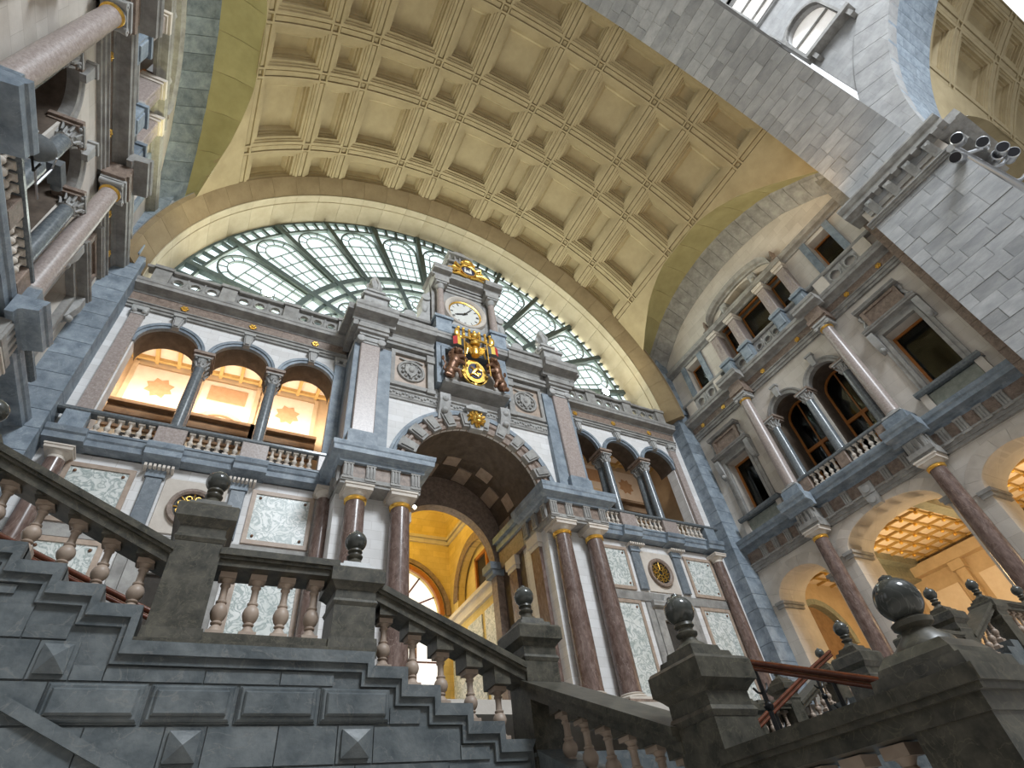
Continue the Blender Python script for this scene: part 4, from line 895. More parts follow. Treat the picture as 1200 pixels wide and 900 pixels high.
for s in (-1, 1):
    for k in range(4): m.tube([(s * 0.16, 0.3, 1.5 + 0.1 * k), (s * (0.36 + 0.03 * k), 0.36, 1.6 + 0.1 * k), (s * (0.42 - 0.05 * k), 0.34, 1.35 + 0.14 * k)], [0.06, 0.07, 0.03], 6)
part('helmet_and_mantling', m, 'gold', t)
m = M(); m.lathe([(0.20, 1.92), (0.24, 2.0), (0.22, 2.04)], 12, (0, 0.32, 0))
m.tube([(-0.74, 0.36, 2.18), (-0.3, 0.4, 2.2), (0.3, 0.4, 2.2), (0.74, 0.36, 2.18)], 0.045, 6)
for uu in (-0.7, -0.48, -0.22, 0, 0.22, 0.48, 0.7):
    m.tube([(uu, 0.38, 2.14), (uu * 1.03, 0.38, 2.42), (uu, 0.38, 2.6)], [0.05, 0.075, 0.04], 6); m.ball((uu, 0.38, 2.64), 0.07, 6, 5)
m.ball((0, 0.36, 2.42), 0.17, 10, 8)
for s in (-1, 1): m.ball((s * 0.78, 0.38, 2.34), 0.15, 8, 6, (0.8, 0.7, 1.6)); m.ball((s * 0.66, 0.42, 2.06), 0.10, 8, 6)
part('crown', m, 'gold', t)
# ---- clock aedicule
t = thing('clock_tower', 'grey stone clock gable with two small columns above the coat of arms', 'clock gable', E, (0, 0, 18.2))
part('body', M().plate(rect(-1.28, 1.28, 0, 4.2), [[(0.88 * math.cos(2 * PI * k / 28), 2.58 + 0.88 * math.sin(2 * PI * k / 28)) for k in range(28)]], 0.4, 1.3), 'grey_stone', t)
part('pedestal_course', M().box(-1.72, -0.98, 0.4, 1.85, 0, 1.0).box(0.98, 1.72, 0.4, 1.85, 0, 1.0).box(-0.98, 0.98, 0.4, 1.5, 0, 1.0).mould([(0.4, 1.0), (1.58, 1.0), (1.62, 1.12), (0.4, 1.12)], -1.3, 1.3).box(-1.8, -0.9, 0.4, 1.92, 1.0, 1.16).box(0.9, 1.8, 0.4, 1.92, 1.0, 1.16).box(-1.8, -0.9, 0.4, 1.92, 0, 0.16).box(0.9, 1.8, 0.4, 1.92, 0, 0.16), 'blue_stone', t)
for s in (-1, 1):
    part('back_pilaster', M().box(s * 1.36 - 0.34, s * 1.36 + 0.34, 0.4, 1.32, 1.16, 4.2), 'grey_stone', t)
    c = part('column', M().lathe([(0.24, 0), (0.24, 0.06), (0.2, 0.12), (0.185, 0.18), (0.185, 0.8), (0.16, 2.3)], 14), 'pink_granite', t, (s * 1.36, 1.55, 1.16))
    part('column_capital', M().lathe([(0.16, 2.3), (0.2, 2.34), (0.17, 2.4), (0.25, 2.66)], 10).box(-0.27, 0.27, -0.27, 0.27, 2.64, 2.74), 'carved_stone', c)
    part('scroll_buttress', M().prism([(s * 1.68, 0.95), (s * 2.95, 0.95), (s * 2.9, 1.2), (s * 2.5, 1.15), (s * 2.25, 1.5), (s * 2.05, 2.2), (s * 2.1, 2.8), (s * 1.98, 3.3), (s * 1.68, 3.7)], 0.5, 1.2).lathe([(0.3, 0.45), (0.3, 1.3)], 14, (s * 2.72, 0, 1.3), True, 'v').lathe([(0.22, 0.45), (0.22, 1.28)], 12, (s * 1.95, 0, 3.0), True, 'v').ball((s * 2.02, 1.22, 2.3), 0.22, 8, 6, (0.8, 0.4, 1.8)), 'carved_stone', t)
    part('side_return', M().box(min(s * 1.66, s * 1.74), max(s * 1.66, s * 1.74), -0.6, 1.2, 0.3, 4.2), 'grey_stone', t)
part('entablature', M().mould([(0.4, 3.9), (1.36, 3.9), (1.40, 4.02), (1.46, 4.03), (1.46, 4.2), (0.4, 4.2)], -1.3, 1.3).box(-1.72, -0.98, 0.4, 1.86, 3.9, 4.3).box(0.98, 1.72, 0.4, 1.86, 3.9, 4.3), 'grey_stone', t)
part('cornice', M().mould(cornice(4.2, 4.75, 0.5, 1.4), -1.5, 1.5).mould(cornice(4.28, 4.80, 0.42, 1.75), -1.85, -0.9).mould(cornice(4.28, 4.80, 0.42, 1.75), 0.9, 1.85).box(-1.7, 1.7, 0.3, 1.5, 4.2, 4.75), 'grey_stone', t)
part('gable', M().prism([(-1.85, 4.75), (1.85, 4.75), (1.6, 5.2), (0.9, 5.5), (0.78, 6.2), (-0.78, 6.2), (-0.9, 5.5), (-1.6, 5.2)], 0.4, 1.55).box(-0.9, 0.9, 0.3, 1.7, 6.2, 6.36), 'grey_stone', t)
m = M()
for k in range(5): m.box(-0.62 + k * 0.29, -0.54 + k * 0.29, 0.6, 1.3, 6.36, 7.5)
m.box(-0.72, 0.72, 0.5, 1.42, 7.45, 7.6); m.prism([(-0.6, 7.6), (0.6, 7.6), (0.25, 7.95), (-0.25, 7.95)], 0.6, 1.3); m.box(-0.3, 0.3, 0.7, 1.2, 6.36, 7.45)
part('cresting', m, 'carved_stone', t)
part('spike', M().tube([(0, 0.95, 7.9), (0, 0.95, 8.6)], [0.05, 0.015], 6), 'black_iron', t)
part('clock_panel', M().cham(-0.8, 0.8, 1.3, 1.42, 1.22, 1.62, 0.04), 'carved_stone', t)
t = thing('clock', 'round white clock with black hands under the gilded crest', 'clock', E, (0, 1.3, 20.78))
part('bezel', M().arc(0, 0, [(0.84, -0.2), (0.84, 0.04), (0.90, 0.12), (1.0, 0.20), (1.08, 0.16), (1.14, 0.04), (1.14, -0.1)], 0, 360, 40), 'pale_stone', t, label='moulded grey stone rim')
part('gilded_ring', M().arc(0, 0, [(0.78, -0.04), (0.78, 0.02), (0.85, 0.05), (0.86, -0.04)], 0, 360, 40), 'gold', t)
fc = part('dial', M().lathe([(0.80, -0.1), (0.80, -0.02)], 40, ax='v'), 'clock_face', t)
for k in range(12):
    a = k * PI / 6; m = M(); r0 = 0.60; c, q = math.sin(a), math.cos(a); nx = {0: 2, 1: 1, 2: 2, 3: 3, 4: 2, 5: 1, 6: 2, 7: 2, 8: 3, 9: 2, 10: 1, 11: 2}[k]
    for i in range(nx):
        d = (i - (nx - 1) / 2) * 0.045; m.tube([(0.60 * c + d * q, -0.012, 0.60 * q - d * c), (0.74 * c + d * q, -0.012, 0.74 * q - d * c)], 0.012, 4)
    part('hour_mark', m, 'clock_ink', fc)
def hand(a, ln, wd): c, q = math.sin(a), math.cos(a); return M().prism([(-0.16 * c + wd * q, -0.16 * q - wd * c), (-0.16 * c - wd * q, -0.16 * q + wd * c), (ln * .7 * c - wd * 1.3 * q, ln * .7 * q + wd * 1.3 * c), (ln * c, ln * q), (ln * .7 * c + wd * 1.3 * q, ln * .7 * q - wd * 1.3 * c)], 0.0, 0.02)
part('minute_hand', hand(rad(38), 0.72, 0.022), 'clock_ink', t); part('hour_hand', hand(rad(247), 0.58, 0.03), 'clock_ink', t)
part('hand_boss', M().ball((0, 0.02, 0), 0.06, 10, 6), 'clock_ink', t)
t = thing('gilded_crest', 'gilded crest with a round blue badge above the clock', 'crest', E, (0.05, 1.85, 22.95))
m = M(); m.arc(0, 0.55, [(0.36, 0.05), (0.38, 0.16), (0.46, 0.18), (0.50, 0.05)], 0, 360, 24); part('badge_ring', m, 'gold', t)
part('badge', M().lathe([(0.37, 0.02), (0.37, 0.08)], 24, (0, 0, 0.55), True, 'v'), 'enamel_blue', t)
m = M()   # a white castle gate between two hands
m.box(-0.2, 0.2, 0.08, 0.12, 0.40, 0.55).box(-0.2, -0.1, 0.08, 0.12, 0.55, 0.68).box(-0.05, 0.05, 0.08, 0.12, 0.55, 0.64).box(0.1, 0.2, 0.08, 0.12, 0.55, 0.68).ball((-0.15, 0.1, 0.76), 0.055, 6, 5).ball((0.15, 0.1, 0.76), 0.055, 6, 5)
part('badge_castle', m, 'enamel_white', t)
m = M()
for s in (-1, 1):
    m.tube([(s * 0.45, 0.08, 0.75), (s * 0.7, 0.14, 0.85), (s * 0.78, 0.1, 0.6), (s * 0.62, 0.12, 0.5)], [0.1, 0.12, 0.09, 0.06], 7)
    m.tube([(s * 0.42, 0.1, 0.3), (s * 0.75, 0.14, 0.36), (s * 1.05, 0.12, 0.28), (s * 1.3, 0.08, 0.12), (s * 1.45, 0.06, 0.16)], [0.1, 0.12, 0.11, 0.09, 0.04], 7)
    for k in range(7): m.ball((s * (0.5 + 0.13 * k), 0.12, 0.42 - 0.04 * k + 0.07 * math.sin(k * 2.1)), 0.12 - 0.006 * k, 7, 5)
    m.tube([(s * 0.1, 0.1, 0.04), (s * 0.5, 0.12, 0.1), (s * 0.9, 0.1, 0.02)], [0.07, 0.08, 0.04], 6)
part('scrollwork', m, 'gold', t)
m = M(); m.ball((0, 0.12, 1.2), 0.24, 12, 8, (1.5, 0.8, 0.75)); m.tube([(-0.36, 0.12, 1.06), (0, 0.2, 1.02), (0.36, 0.12, 1.06)], 0.07, 6); m.ball((0, 0.12, 1.42), 0.1, 8, 6)
for k in range(5): m.ball((-0.34 + 0.17 * k, 0.16, 1.10 + 0.16 * math.sin(PI * k / 4)), 0.08, 6, 5)
part('crest_crown', m, 'gold', t)

part('soffit_lining', M().loft([[(2.592 * math.cos(t), v, 11.0 + 2.592 * math.sin(t)) for t in (PI * i / 36 for i in range(37))] for v in (1.1, -0.6)], False, False, True, False), 'soffit_shade', wb)
# ---- passage behind the great arch and the yellow room beyond
pg = struct('wall_passage', M(False).loft([[(CX + 2.72 * math.cos(t), y, 11.0 + 2.72 * math.sin(t)) for t in (PI * i / 32 for i in range(33))] for y in (15.3, 18.3)], False, False, True, False)
    .box(CX - 2.9, CX - 2.6, 16.4, 18.3, -1.6, 11.0).box(CX + 2.6, CX + 2.9, 16.4, 18.3, -1.6, 11.0), 'soffit_shade', W0, 'dark vaulted passage behind the great arch')
for i in range(11):
    for j in range(3):
        if (i + j) % 2: continue
        a0, a1 = 180 * i / 11 + 1.5, 180 * (i + 1) / 11 - 1.5; y0 = 15.45 + j * 0.93
        part('vault_block', M(False).loft([[(CX + r * math.cos(rad(a)), y, 11 + r * math.sin(rad(a))) for r, y in ((2.66, y0), (2.66, y0 + 0.88), (2.74, y0 + 0.88), (2.74, y0))] for a in (a0, (a0 + a1) / 2, a1)]), 'beige_stone', pg)
struct('wall_passage_end', M().plate(rect(-3.2, 3.2, -1.6, 14.4), [arch_hole(0, 2.28, 2.36, 10.05, None, 24)], -2.75, -2.3), 'brown_stone', E, 'inner arch at the end of the passage')
for s in (-1, 1): struct(trim(), M().box(min(s * 1.98, s * 2.7), max(s * 1.98, s * 2.7), -2.9, -2.15, 9.75, 10.05).box(min(s * 2.08, s * 2.7), max(s * 2.08, s * 2.7), -2.85, -2.2, 9.55, 9.75), 'blue_stone', E, 'impost moulding on the %s side of the inner arch' % SN[s])
ry = 24.0
rb = struct('wall_room_back', M(False).plate(rect(CX - 2.85, CX + 2.85, 2.35, 16.5), [arch_hole(CX, 2.2, 2.4, 10.2, None, 24)], ry, ry + 0.4), 'yellow_plaster', W0, 'back wall of the yellow lit room with a round headed window')
part('window_ring', M().arc(CX, 10.2, [(2.15, 0), (2.15, 0.15), (2.36, 0.18), (2.36, 0)], 0, 180, 28), 'oak', rb, (0, -ry, 0))
part('outer_ring', M().arc(CX, 10.2, [(2.5, 0), (2.5, 0.12), (2.72, 0.12), (2.72, 0)], 0, 180, 28), 'brown_stone', rb, (0, -ry, 0))
part('pane', M().plate(arch_hole(CX, 2.2, 2.4, 10.2, None, 24), [], 0, 0.01), 'lit_pane', rb, (0, -ry - 0.3, 0))
m = M()
for a in (25, 55, 90, 125, 155): m.tube([(CX, 0, 10.2), (CX + 2.2 * math.cos(rad(a)), 0, 10.2 + 2.2 * math.sin(rad(a)))], 0.04, 5)
for uu in (-1.1, 0, 1.1): m.tube([(CX + uu, 0, 2.4), (CX + uu, 0, 10.2)], 0.05, 5)
m.tube([(CX - 2.2, 0, 10.2), (CX + 2.2, 0, 10.2)], 0.06, 5); m.tube([(CX - 2.2, 0, 8.2), (CX + 2.2, 0, 8.2)], 0.04, 5)
m.tube([(CX - 1.6, 0, 8.2), (CX + 0.4, 0, 10.2)], 0.035, 5); m.tube([(CX, 0, 8.2), (CX + 1.8, 0, 10.2)], 0.035, 5)
part('glazing_bars', m, 'mahogany', rb, (0, -ry - 0.2, 0))
for s in (-1, 1):
    q = struct('wall_room_' + SN[s], plate_x(M(False), rect(18.75, ry + 0.2, 2.35, 16.5), [arch_hole(21.2, 1.9, 9.95, 10.6, 1.9, 20)], min(CX + s * 2.75, CX + s * 3.1), max(CX + s * 2.75, CX + s * 3.1)), 'yellow_plaster', W0, '%s wall of the yellow lit room with an arch' % SN[s])
    m = M(False)
    m.loft([[(CX + s * x, 21.2 + r * math.cos(t), 10.6 + r * math.sin(t)) for x, r in ((2.7, 1.9), (2.7, 2.35), (2.8, 2.35), (2.8, 1.9))] for t in (PI * i / 20 for i in range(21))])
    part('arch_ring', m, 'brown_stone', q)
    part('impost_cornice', M(False).box(min(CX + s * 2.45, CX + s * 2.8), max(CX + s * 2.45, CX + s * 2.8), 18.75, ry, 9.78, 9.95).box(min(CX + s * 2.6, CX + s * 2.8), max(CX + s * 2.6, CX + s * 2.8), 18.75, ry, 9.4, 9.78), 'cream_stone', q)
    for yy in (19.0, 20.7, 22.4): part('marble_panel', M(False).box(min(CX + s * 2.7, CX + s * 2.78), max(CX + s * 2.7, CX + s * 2.78), yy, yy + 1.4, 5.2, 9.0), 'veined_marble', q)
    part('recess', M(False).box(min(CX + s * 3.2, CX + s * 3.3), max(CX + s * 3.2, CX + s * 3.3), 18.8, 23.6, 2.4, 13), 'yellow_plaster', q)
    fr = part('window_frame', M(False).box(min(CX + s * 3.05, CX + s * 3.2), max(CX + s * 3.05, CX + s * 3.2), 20.45, 20.6, 9.6, 12).box(min(CX + s * 3.05, CX + s * 3.2), max(CX + s * 3.05, CX + s * 3.2), 21.6, 21.75, 9.6, 12).box(min(CX + s * 3.05, CX + s * 3.2), max(CX + s * 3.05, CX + s * 3.2), 20.45, 21.75, 11.85, 12), 'oak', q)
    part('dark_pane', M(False).box(min(CX + s * 3.15, CX + s * 3.2), max(CX + s * 3.15, CX + s * 3.2), 20.6, 21.6, 9.6, 11.85), 'clock_ink', fr)
    part('cornice', M(False).box(min(CX + s * 2.55, CX + s * 2.8), max(CX + s * 2.55, CX + s * 2.8), 18.8, ry, 14.0, 14.16).box(min(CX + s * 2.65, CX + s * 2.8), max(CX + s * 2.65, CX + s * 2.8), 18.8, ry, 13.8, 14.0), 'cream_stone', q)
part('cornice', M(False).box(CX - 2.8, CX + 2.8, ry - 0.2, ry, 14.0, 14.16).box(CX - 2.8, CX + 2.8, ry - 0.1, ry, 13.8, 14.0), 'cream_stone', rb)
rc = M(False)
rc.loft([[(CX + 2.75 * q, 21.3 + 2.7 * p, z) for q, p in ((-1, -1), (1, -1), (1, 1), (-1, 1))] for q0, z in ((1, 14.1),)] + [[(CX + 2.75 * k * q, 21.3 + 2.7 * k * p, z) for q, p in ((-1, -1), (1, -1), (1, 1), (-1, 1))] for k, z in ((0.94, 15.0), (0.75, 15.7), (0.4, 16.1), (0.02, 16.2))], True, False, False, False)
struct('ceiling_room', rc, 'yellow_plaster', W0, 'domed ceiling of the yellow lit room')
light('room_lamp', 'POINT', (CX - 1.6, 20.2, 13.4), 420, (1.0, 0.74, 0.16), 0.3)
light('passage_lamp', 'POINT', (CX + 0.6, 22.6, 9.5), 90, (1.0, 0.82, 0.45), 0.4)
t = thing('wall_lamp', 'small bright lamp glowing beside the inner left column', 'lamp', E, (-2.15, 0.5, 10.2)); part('bulb', M().ball((0, 0, 0), 0.07, 10, 8), 'small_lamp', t); part('arm', M().tube([(-0.3, 0, -0.05), (0, 0, -0.05)], 0.025, 6), 'black_iron', t)

# ---- galleries behind the arcades
for s in (-1, 1):
    lo, hi = (CX - 13.2, CX - 4.0) if s < 0 else (CX + 4.0, CX + 13.2)
    g = struct('wall_gallery_' + SN[s], M(False).box(lo, hi, 19.0, 19.2, 10.7, 18.2).box(lo - 0.2, lo, 16.5, 19.2, 10.7, 18.2).box(hi, hi + 0.2, 16.5, 19.2, 10.7, 18.2), 'room_wall', W0, 'panelled back wall of the %s gallery' % SN[s])
    struct('floor_gallery_' + SN[s], M(False).box(lo, hi, 16.0, 19.2, 10.5, 10.9), 'pale_stone', W0, 'floor of the %s gallery' % SN[s])
    cg = struct('ceiling_gallery_' + SN[s], M(False).box(lo, hi, 16.3, 19.2, 17.3, 17.5), 'gallery_panel', W0, 'gold beamed ceiling of the %s gallery' % SN[s])
    for k in range(13):
        x = lo + (hi - lo) * k / 12; part('beam', M(False).box(x - 0.065, x + 0.065, 16.5, 19.0, 17.12, 17.3), 'gilt_wood', cg)
    for y in (17.2, 18.0, 18.85): part('beam', M(False).box(lo, hi, y - 0.065, y + 0.065, 17.14, 17.3), 'gilt_wood', cg)
    for i, a in enumerate(ARC):
        x = CX + s * (a + 0.25)
        part('wall_panel', M(False).box(x - 0.98, x + 0.98, 18.95, 19.02, 14.95, 16.85), 'gallery_panel', g)
        part('panel_frame', M(False).box(x - 1.14, x - 0.98, 18.9, 19.02, 14.8, 17.0).box(x + 0.98, x + 1.14, 18.9, 19.02, 14.8, 17.0).box(x - 0.98, x + 0.98, 18.9, 19.02, 14.8, 14.95), 'room_wall', g)
        if i == 1:
            part('plaque', M(False).box(x - 0.7, x + 0.7, 18.92, 18.96, 15.85, 16.6), 'star_paint', g)
            m = M(); m.arc(x, 14.2, [(0.9, 0), (0.9, 0.2), (1.05, 0.25), (1.05, 0)], 25, 155, 14); part('pediment', m, 'room_wall', g, (0, -19.0, 0))
        else:
            n = 8; pts = []
            for k in range(16): r = 0.50 if k % 2 == 0 else 0.36; pts.append((x + r * math.cos(2 * PI * k / 16 + PI / 8), 15.9 + r * math.sin(2 * PI * k / 16 + PI / 8)))
            part('star', M().prism(pts, 0, 0.03), 'star_paint', g, (0, -18.95, 0))
        part('gallery_cornice', M(False).box(x - 1.25, x + 1.25, 18.5, 19.0, 14.58, 14.72).box(x - 1.25, x + 1.25, 18.7, 19.0, 14.2, 14.58), 'umber_wall', g)
        part('dado', M(False).box(x - 1.2, x + 1.2, 18.9, 19.0, 13.75, 14.2), 'umber_wall', g)
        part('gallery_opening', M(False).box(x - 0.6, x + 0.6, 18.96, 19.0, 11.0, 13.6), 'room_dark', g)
    light('gallery_lamp', 'AREA', ((lo + hi) / 2, 17.95, 14.95), 330 if s < 0 else 22, (1.0, 0.82, 0.62), 8.4, aim=((lo + hi) / 2, 18.95, 15.95), sizey=0.2)
# ---- floodlights on the arcade parapets
for a, s in ((-8.5, -1), (8.8, 1)):
    t = thing('floodlight', 'dazzling round floodlight on the parapet at the %s foot of the fan window' % SN[s], 'floodlight', E, (a, 0.1, 19.0), 'floodlights below the fan window')
    part('housing', lambda: M().lathe([(0.12, -0.22), (0.2, -0.1), (0.25, 0.06)], 14, (0, 0, 0.55), True, 'v'), 'black_iron', t, key='flh')
    part('lens', lambda: M().lathe([(0.23, 0.06), (0.2, 0.1)], 18, (0, 0, 0.55), True, 'v'), 'lamp_glow', t, key='fll')
    part('bracket', lambda: M().box(-0.28, -0.25, -0.04, 0.04, 0, 0.6).box(0.25, 0.28, -0.04, 0.04, 0, 0.6).box(-0.22, 0.22, -0.06, 0.06, 0, 0.04), 'black_iron', t, key='flk')
    light('flood_beam', 'SPOT', (CX + a, 16.7, 19.4), 520, (1.0, 0.90, 0.62), 0.12, aim=(CX + a * 1.15, 16.9, 28), spot=120)

# daylight of the train shed behind the fan window, seen as a bright sky through its glass
light('window_daylight', 'AREA', (CX, 18.6, 24.0), 6500, (1.0, 0.95, 0.82), 22, aim=(CX, 0, 25.5), sizey=10)
# ================================================================== SIDE WALLS
def facade(P, side):
    far, near = ('left', 'right') if side == 'right' else ('right', 'left')   # which local side lies by the end wall
    SU = lambda u: ('nearer the end wall' if (u < 0) == (side == 'right') else 'nearer the ashlar pier')
    gi = [(o, interp(RINGI, o) + 0.25) for o in (6.9 - 13.8 * i / 28 for i in range(29))]
    ROWS = 'side wall'
    arches = [arch_hole(0, 1.95, 2.36, 8.4, 0.95, 20), arch_hole(-4.42, 1.28, 2.36, 8.0, 0.92, 16), arch_hole(4.42, 1.28, 2.36, 8.0, 0.92, 16)]
    mids = [arch_hole(s * 1.08, 0.82, 11.0, 15.0, 0.82, 16) for s in (-1, 1)] + [rect(s * 4.58 - 0.72, s * 4.58 + 0.72, 11.9, 14.85) for s in (-1, 1)]
    seg_arch = [(-2.2, 19.3), (2.2, 19.3)] + [(2.2 - 4.4 * i / 20, 21.95 + 1.05 * math.sin(PI * i / 20) ** 0.75) for i in range(21)]
    ups = [rect(s * 4.5 - 0.5, s * 4.5 + 0.5, 19.45, 21.4) for s in (-1, 1)] + [seg_arch]
    w = struct('wall_' + side, M().plate([(-6.95, -1.6), (6.95, -1.6)] + gi, arches + mids + ups, -0.8, 0), 'cream_stone', P, '%s wall with arches below, arched balcony windows and a triple window on top' % side)
    # ---- ground storey: arch bands, imposts, keystones
    for (uc, hf, ws, rise, key) in ((0, 1.95, 8.4, 0.95, 'ga'), (-4.42, 1.28, 8.0, 0.92, 'gb'), (4.42, 1.28, 8.0, 0.92, 'gb')):
        nv = 13 if hf > 1.5 else 9
        for i in range(nv):
            def vs():
                m = M(); rings = []
                for q in range(4):
                    t = PI * (i + (q / 3) * 0.985 + 0.007) / nv; c, s_ = math.cos(t), math.sin(t)
                    rings.append([(hf * c, -0.1, rise * s_), (hf * c, 0.05, rise * s_), ((hf + 0.10) * c, 0.07, (rise + 0.08) * s_), ((hf + 0.52) * c, 0.03, (rise + 0.42) * s_), ((hf + 0.52) * c, -0.1, (rise + 0.42) * s_)])
                return m.loft(rings)
            part('voussoir', vs, 'pale_stone', w, (uc, 0, ws), '%sv%d' % (key, i))
        part('soffit', lambda: M().loft([[(hf * math.cos(t), v, rise * math.sin(t)) for t in (PI * i / 20 for i in range(21))] for v in (0, -1.6)], False, False, True, False), 'cream_stone', w, (uc, 0, ws), key + 'sof')
        for s in (-1, 1):
            part('impost', lambda: M().box(-0.16, 0.30, -1.2, 0.14, 0, 0.12).box(-0.1, 0.28, -1.2, 0.1, -0.14, 0) if s > 0 else M().box(-0.30, 0.16, -1.2, 0.14, 0, 0.12).box(-0.28, 0.1, -1.2, 0.1, -0.14, 0), 'grey_stone', w, (uc + s * hf, 0, ws - 0.1), 'imp%d' % s)
            part('jamb', M().box(min(0, s * 0.5), max(0, s * 0.5), -1.6, -0.8, 2.35, ws), 'pale_stone', w, (uc + s * hf, 0, 0))
    part('keystone', lambda: M().prism([(-0.2, 0.9), (0.2, 0.9), (0.26, 1.35), (-0.26, 1.35)], 0, 0.24).box(-0.26, 0.26, 0, 0.26, 1.36, 1.8).lathe([(0.13, 0.24), (0.13, 0.3)], 10, (0, 0, 1.12), True, 'v').lathe([(0.16, 0.26), (0.16, 0.31)], 10, (0, 0, 1.58), True, 'v'), 'carved_stone', w, (0, 0, 8.4), 'gkey')
    for u in (-2.5, 2.5):
        column('dark red marble ground storey column of the %s wall, %s the end wall' % (side, {-2.5: 'nearer to' if side == 'right' else 'farther from', 2.5: 'farther from' if side == 'right' else 'nearer to'}[u]), P, (u, 0.5, FLOOR), 0.30, 7.2, 'doric', 'red_marble', 'pale_stone', 'gcol', neck='gold', group='ground storey columns of the side walls', plinth=(1.5, 0.44, 'brown_stone'))
    # ---- middle entablature with triglyphs
    tr = struct(trim(), M().mould([(-0.2, 9.55), (0.14, 9.55), (0.14, 9.66), (0.18, 9.67), (0.18, 9.80), (0.24, 9.82), (0.24, 9.88), (-0.2, 9.88)], -6.7, 6.7), 'grey_stone', P, 'brown and grey entablature between ground and balcony storeys of the %s wall' % side)
    part('frieze', M().box(-6.7, 6.7, -0.2, 0.16, 9.88, 10.38), 'brown_stone', tr)
    part('cornice', M().mould(cornice(10.36, 10.92, 0.62), -6.7, 6.7), 'blue_stone', tr)
    for u in (-2.5, 2.5):
        part('break', lambda: M().mould([(0, 9.55), (0.78, 9.55), (0.78, 9.68), (0.84, 9.70), (0.84, 9.88), (0, 9.88)], -0.46, 0.46), 'grey_stone', tr, (u, 0, 0), 'brk1')
        part('break_frieze', lambda: M().box(-0.40, 0.40, 0, 0.74, 9.88, 10.38).box(-0.36, -0.26, 0.74, 0.8, 9.9, 10.3).box(-0.16, -0.06, 0.74, 0.8, 9.9, 10.3).box(0.06, 0.16, 0.74, 0.8, 9.9, 10.3).box(0.26, 0.36, 0.74, 0.8, 9.9, 10.3), 'grey_stone', tr, (u, 0, 0), 'brk2')
        part('break_cornice', lambda: M().mould(cornice(10.36, 10.92, 0.6, 0.62), -0.66, 0.66), 'blue_stone', tr, (u, 0, 0), 'brk3')
    for u in (-5.3, -4.6, -3.9, -3.25, -1.75, -0.9, 0.9, 1.75, 3.25, 3.9, 4.6, 5.3):
        part('triglyph', None, 'grey_stone', tr, (u, 0.15, 9.86), 'trig')
    # ---- balcony storey
    for u in (-2.5, 2.5):
        part('column_pedestal', lambda: M().box(-0.44, 0.44, 0, 0.86, 10.92, 11.44).box(-0.48, 0.48, 0, 0.9, 10.92, 11.02).prism([(-0.42, 11.44), (0.42, 11.44), (0.34, 11.52), (-0.34, 11.52)], 0, 0.8), 'blue_stone', w, (u, 0, 0), 'cped')
        if abs(u) < 3:
            column('mottled pink granite column with scroll capital on the %s wall balcony storey, %s' % (side, SU(u)), P, (u, 0.44, 11.5), 0.27, 5.48, 'ionic', 'pink_granite', 'carved_stone', 'ucol', neck='gold', group='granite columns of the balcony storey')
    for s in (-1, 1):
        part('archivolt', lambda: M().arc(0, 0, [(0.80, -0.2), (0.80, 0.06), (0.90, 0.08), (0.94, 0.05), (1.0, 0.10), (1.06, 0.1), (1.08, -0.1)], 0, 180, 20), 'grey_stone', w, (s * 1.08, 0, 15.0), 'farch')
        part('keystone', lambda: M().prism([(-0.10, 0.8), (0.10, 0.8), (0.15, 1.4), (-0.15, 1.4)], 0, 0.2).box(-0.19, 0.19, 0, 0.24, 1.36, 1.46), 'carved_stone', w, (s * 1.08, 0, 15.0), 'fkey')
    for u, q in ((-1.98, 0), (0, 1), (1.98, 2)):
        column('dark grey %s column of the %s wall arched windows, %s' % ('middle' if q == 1 else 'side', side, 'between the two arches' if q == 1 else SU(u)), P, (u, 0.16, 11.7), 0.21, 3.32, 'corinthian', 'grey_granite', 'carved_stone', 'fcol', group='columns of the arched balcony windows')
        part('impost_block', lambda: M().box(-0.36, 0.36, -0.3, 0.42, 0, 0.13).box(-0.30, 0.30, -0.28, 0.36, -0.1, 0), 'brown_stone', w, (u, 0, 14.98), 'fimp')
    bl = thing('balustrade', 'short balcony balustrade under the arched windows of the %s wall' % side, 'balustrade', P, (0, 0.46, 10.92))
    part('handrail', lambda: M().mould([(-0.13, 0.66), (0.12, 0.66), (0.16, 0.70), (0.16, 0.78), (-0.13, 0.78)], -2.08, 2.08), 'grey_granite', bl, key='fbr')
    part('plinth', lambda: M().box(-2.08, 2.08, -0.12, 0.12, 0, 0.08), 'blue_stone', bl, key='fbp')
    for u in (-1.86, 0, 1.86): part('post', lambda: M().cham(-0.24, 0.24, -0.1, 0.13, 0.08, 0.66, 0.02), 'brown_stone', bl, (u, 0, 0), 'fbpo')
    for s in (-1, 1):
        for k in range(5): baluster(bl, (s * (0.42 + 0.26 * k), 0, 0.08), 0.58, 0.088, 10, 'pale_stone')
    # windows of the balcony storey
    for s in (-1, 1):
        part('arch_reveal', lambda: M().loft([[(0.81 * math.cos(t), v, 0.81 * math.sin(t)) for t in (PI * i / 18 for i in range(19))] for v in (-0.05, -1.1)], False, False, True, False), 'soffit_shade', w, (s * 1.08, 0, 15.0), 'frev')
        part('jamb_shade', lambda: M().box(-0.835, -0.81, -1.1, -0.06, 0.02, 4.0).box(0.81, 0.835, -1.1, -0.06, 0.02, 4.0).box(-0.81, 0.81, -1.1, -0.1, 0.0, 0.03), 'soffit_shade', w, (s * 1.08, 0, 11.0), 'fjmb')  # thin dark sheets put shade on the jambs and sill
        wn = tag(link(window(), None, None, P, (s * 1.08, -1.15, 11.0)), 'dark arched balcony window with oak bars on the %s wall, %s' % (side, SU(s)), None, None, 'structure')
